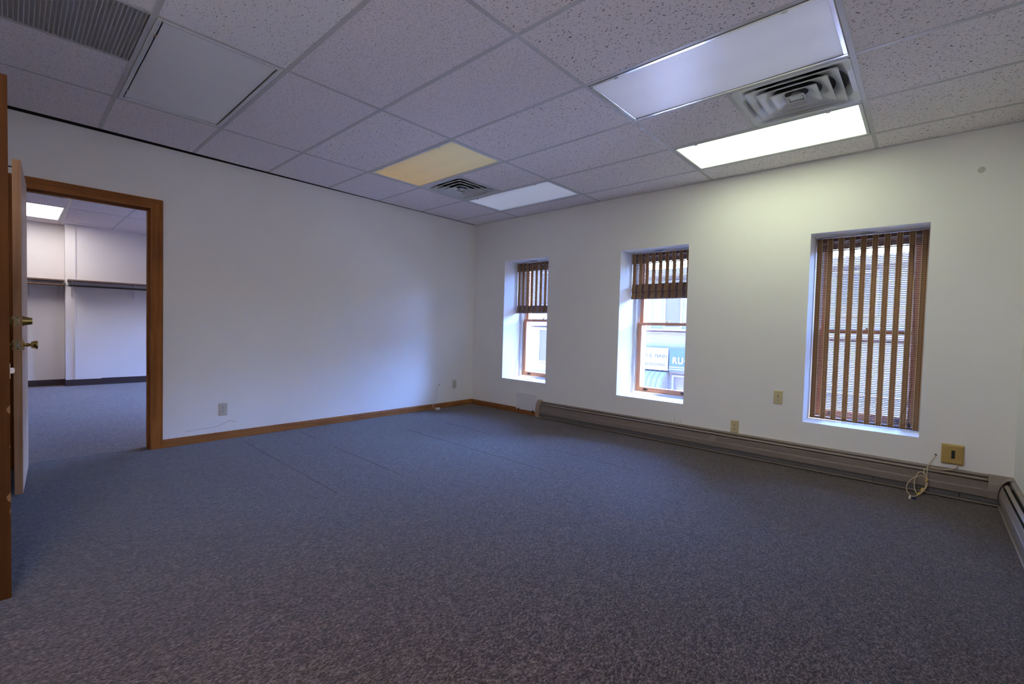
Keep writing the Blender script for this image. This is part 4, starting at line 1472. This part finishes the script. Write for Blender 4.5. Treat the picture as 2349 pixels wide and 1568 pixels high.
t = thing('wall_shelf', tuple(along(1.6, 0, 1.42)), 'long wall shelf with a black hanging rod on the forward wall section', 'shelf', 'closet shelves')
slab_along(MB(), 0.02, 3.6, 0.0, 0.305, 1.652, 1.671).build('board', 'shelf_brown', t)
slab_along(MB(), 0.02, 3.6, 0.0, 0.018, 1.60, 1.652).build('cleat', 'bracket_white', t)
MB().tube([along(0.03, 0.26, 1.582), along(3.55, 0.26, 1.582)], 0.015, 10).build('rod', 'black_metal', t)
for u in (0.072, 0.83, 1.6, 2.4, 3.2):
    bracket(t, lambda d, z, u=u: along(u, d, z), 1.652, 0.27)
t = thing('wall_shelf', (FX0, -4.9, 1.42), 'shelf with a brown wooden hanging rod in the recessed wall section', 'shelf', 'closet shelves')
MB().box((FX0, -6.2, 1.652), (FX0 + 0.305, -3.905, 1.671)).build('board', 'shelf_brown', t)
MB().box((FX0, -6.2, 1.60), (FX0 + 0.018, -3.905, 1.652)).build('cleat', 'bracket_white', t)
MB().tube([(FX0 + 0.26, -6.2, 1.592), (FX0 + 0.26, -3.91, 1.592)], 0.015, 10).build('rod', 'rod_wood', t)
for y in (-3.94, -4.275, -5.1, -5.9):
    bracket(t, lambda d, z, y=y: Vector((FX0 + d, y, z)), 1.652, 0.27)

# far ceiling
cf = thing('ceiling_far', (-2.8, -3.5, CEIL), 'hung tile ceiling of the adjoining room', 'ceiling', kind='structure')
FXS = [-5.42, -4.98, -3.76, -2.54, -1.32, -0.12]
FYS = [-3.955 + T2 * k for k in range(-5, 8)]
FYS = [-6.9] + [y for y in FYS if -6.8 < y < -0.1] + [0.0]
for ci in range(5):
    for ri in range(len(FYS) - 1):
        x0, x1, y0, y1 = FXS[ci], FXS[ci + 1], FYS[ri], FYS[ri + 1]
        if abs(y1 + 3.955) < 0.01 and ci == 1:
            troffer('ceiling_light', x0, x1, y0, y1, 'lens_far_lit', 'switched-on ceiling light of the adjoining room seen through the doorway')
            continue
        if abs(y1 + 3.955) < 0.01 and ci == 2:
            tile(x0, x0 + T2, y0, y1, 'tile_dashed', cf)
            diffuser(x0 + T2, x1, y0, y1, 'louvred air vent in the ceiling of the adjoining room')
            continue
        if ci == 3 and ri == 8:
            troffer('ceiling_light', x0, x1, y0, y1, 'lens_far_lit', 'switched-on ceiling light of the adjoining room hidden by the plain wall')
            continue
        tile(x0 + 0.001, x1 - 0.001, y0 + 0.001, y1 - 0.001, 'tile_dashed', cf)
for x in FXS[1:-1]:
    MB().box((x - CW, -6.9, TZ0), (x + CW, 0.0, TZ1)).build('cross_tee', 'grid_metal', cf)
for y in FYS[1:-1]:
    MB().box((-5.42, y - CW, TZ0 - 0.0004), (-0.12, y + CW, TZ0)).build('main_tee', 'grid_metal', cf)

# ------------------------------------------------------------------ street outside
GZ = -4.2
tag(MB().box((-60, WT, GZ - 0.3), (60, 60, GZ - 0.06)).build('ground', 'asphalt'), 'street surface below the windows', 'street', kind='structure')
tag(MB().box((-60, 14.6, GZ - 0.06), (60, 18.0, GZ + 0.10)).build('pavement', 'concrete'), 'concrete pavement in front of the shops', 'pavement', kind='structure')
tag(MB().box((-60, WT, GZ - 0.06), (60, 3.2, GZ + 0.10)).build('pavement_near', 'concrete'), 'concrete pavement below the windows', 'pavement', kind='structure')
tag(MB().box((-60, 0.0, GZ - 0.1), (-5.8, WT, 14.0)).box((XR + 0.3, 0.0, GZ - 0.1), (60, WT, 14.0)).box((-5.8, 0.0, GZ - 0.1), (XR + 0.3, WT, -0.12)).box((-5.8, 0.0, TOP), (XR + 0.3, WT, 14.0)).build('wall_outer', 'brick_pale'),  # unseen front, made tall and wide to block skylight onto the buildings opposite
    'outer brick front of the building, heightened to block skylight', 'wall', kind='structure')

YB = 18.0


def building(name, x0, x1, ztop, mat, label, wins):
    t = thing(name, ((x0 + x1) / 2, YB + 3, GZ), label, 'building', 'buildings across the street')
    MB().box((x0, YB, GZ), (x1, YB + 8, ztop)).build('front_wall', mat, t)
    MB().box((x0 - 0.05, YB - 0.25, ztop), (x1 + 0.05, YB + 8, ztop + 0.35)).build('cornice', 'trim_white', t)
    for (a, b, z0, z1) in wins:
        f = MB()
        f.box((a - 0.1, YB - 0.07, z0 - 0.1), (a, YB, z1 + 0.1)).box((b, YB - 0.07, z0 - 0.1), (b + 0.1, YB, z1 + 0.1))
        f.box((a, YB - 0.07, z0 - 0.1), (b, YB, z0)).box((a, YB - 0.07, z1), (b, YB, z1 + 0.1))
        w_ = f.build('window', 'trim_white', t)
        MB().box((a, YB - 0.03, z0), (b, YB - 0.01, z1)).build('pane', 'shop_glass', w_)
    return t


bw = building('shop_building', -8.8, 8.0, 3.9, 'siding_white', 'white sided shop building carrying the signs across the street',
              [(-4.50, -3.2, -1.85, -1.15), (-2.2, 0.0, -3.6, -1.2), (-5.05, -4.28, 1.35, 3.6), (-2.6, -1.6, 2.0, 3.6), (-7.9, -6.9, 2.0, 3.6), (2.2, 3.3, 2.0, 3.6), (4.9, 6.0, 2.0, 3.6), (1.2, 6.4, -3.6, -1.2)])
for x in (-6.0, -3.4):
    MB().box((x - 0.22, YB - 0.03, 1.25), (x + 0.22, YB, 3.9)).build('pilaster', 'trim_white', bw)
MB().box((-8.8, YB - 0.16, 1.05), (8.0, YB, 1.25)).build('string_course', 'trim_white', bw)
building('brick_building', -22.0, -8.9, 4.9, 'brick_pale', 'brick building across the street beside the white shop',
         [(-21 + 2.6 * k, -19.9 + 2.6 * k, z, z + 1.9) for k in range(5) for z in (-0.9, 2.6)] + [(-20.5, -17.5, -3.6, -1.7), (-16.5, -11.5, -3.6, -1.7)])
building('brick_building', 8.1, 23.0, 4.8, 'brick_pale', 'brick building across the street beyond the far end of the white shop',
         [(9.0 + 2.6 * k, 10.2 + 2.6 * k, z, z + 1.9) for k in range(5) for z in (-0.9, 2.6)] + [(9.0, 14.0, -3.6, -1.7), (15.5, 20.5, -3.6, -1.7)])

ys = YB - 0.30
a = px(1474, 806, 1, ys)
b = px(1531.5, 850, 1, ys)
t = thing('shop_sign', ((a.x + b.x) / 2, ys, b.z), 'white sign board lettered 5 E. MAIN BUILDING across the street', 'sign')
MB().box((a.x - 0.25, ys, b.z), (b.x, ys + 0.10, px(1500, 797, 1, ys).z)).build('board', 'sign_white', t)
c1 = px(1504.5, 816, 1, ys)
c2 = px(1503, 835, 1, ys)
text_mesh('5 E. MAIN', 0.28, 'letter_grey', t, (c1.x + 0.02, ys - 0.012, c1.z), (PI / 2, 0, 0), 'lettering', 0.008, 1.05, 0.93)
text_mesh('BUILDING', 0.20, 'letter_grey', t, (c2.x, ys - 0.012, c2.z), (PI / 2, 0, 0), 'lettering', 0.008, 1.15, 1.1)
a = px(1537, 800, 1, ys)
b = px(1536, 850, 1, ys)
t = thing('shop_sign', (a.x + 1.4, ys, b.z), 'teal shop sign with white lettering and stripes across the street', 'sign')
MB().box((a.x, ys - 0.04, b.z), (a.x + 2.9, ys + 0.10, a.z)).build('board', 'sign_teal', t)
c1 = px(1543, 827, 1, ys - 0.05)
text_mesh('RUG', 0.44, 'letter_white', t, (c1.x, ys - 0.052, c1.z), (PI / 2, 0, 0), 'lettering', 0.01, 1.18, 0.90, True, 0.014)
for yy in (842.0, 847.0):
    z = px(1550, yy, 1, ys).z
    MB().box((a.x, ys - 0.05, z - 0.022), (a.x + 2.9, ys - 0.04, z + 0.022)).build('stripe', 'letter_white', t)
# ribbed awning under the white sign
t = thing('awning', (-6.2, YB - 0.6, -2.3), 'ribbed blue-grey awning below the white sign board', 'awning')
za = px(1500, 850, 1, ys).z
mb = MB()
x0, x1 = -8.0, px(1530, 860, 1, ys).x
prof = [(YB - 0.02, za), (YB - 0.28, za - 0.02), (YB - 0.75, za - 0.35), (YB - 1.0, za - 0.95), (YB - 1.0, za - 1.25), (YB - 0.02, za - 1.25)]
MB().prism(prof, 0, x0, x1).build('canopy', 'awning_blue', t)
x = x1 - 0.08
while x > x0:
    pf = [(p[0] - 0.02, p[1] + 0.015) for p in prof[:5]] + [(p[0], p[1]) for p in prof[:5]][::-1]
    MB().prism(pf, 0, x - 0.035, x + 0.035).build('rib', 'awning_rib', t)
    x -= 0.27

for o in bpy.data.objects:
    if '_o' in o:
        del o['_o']
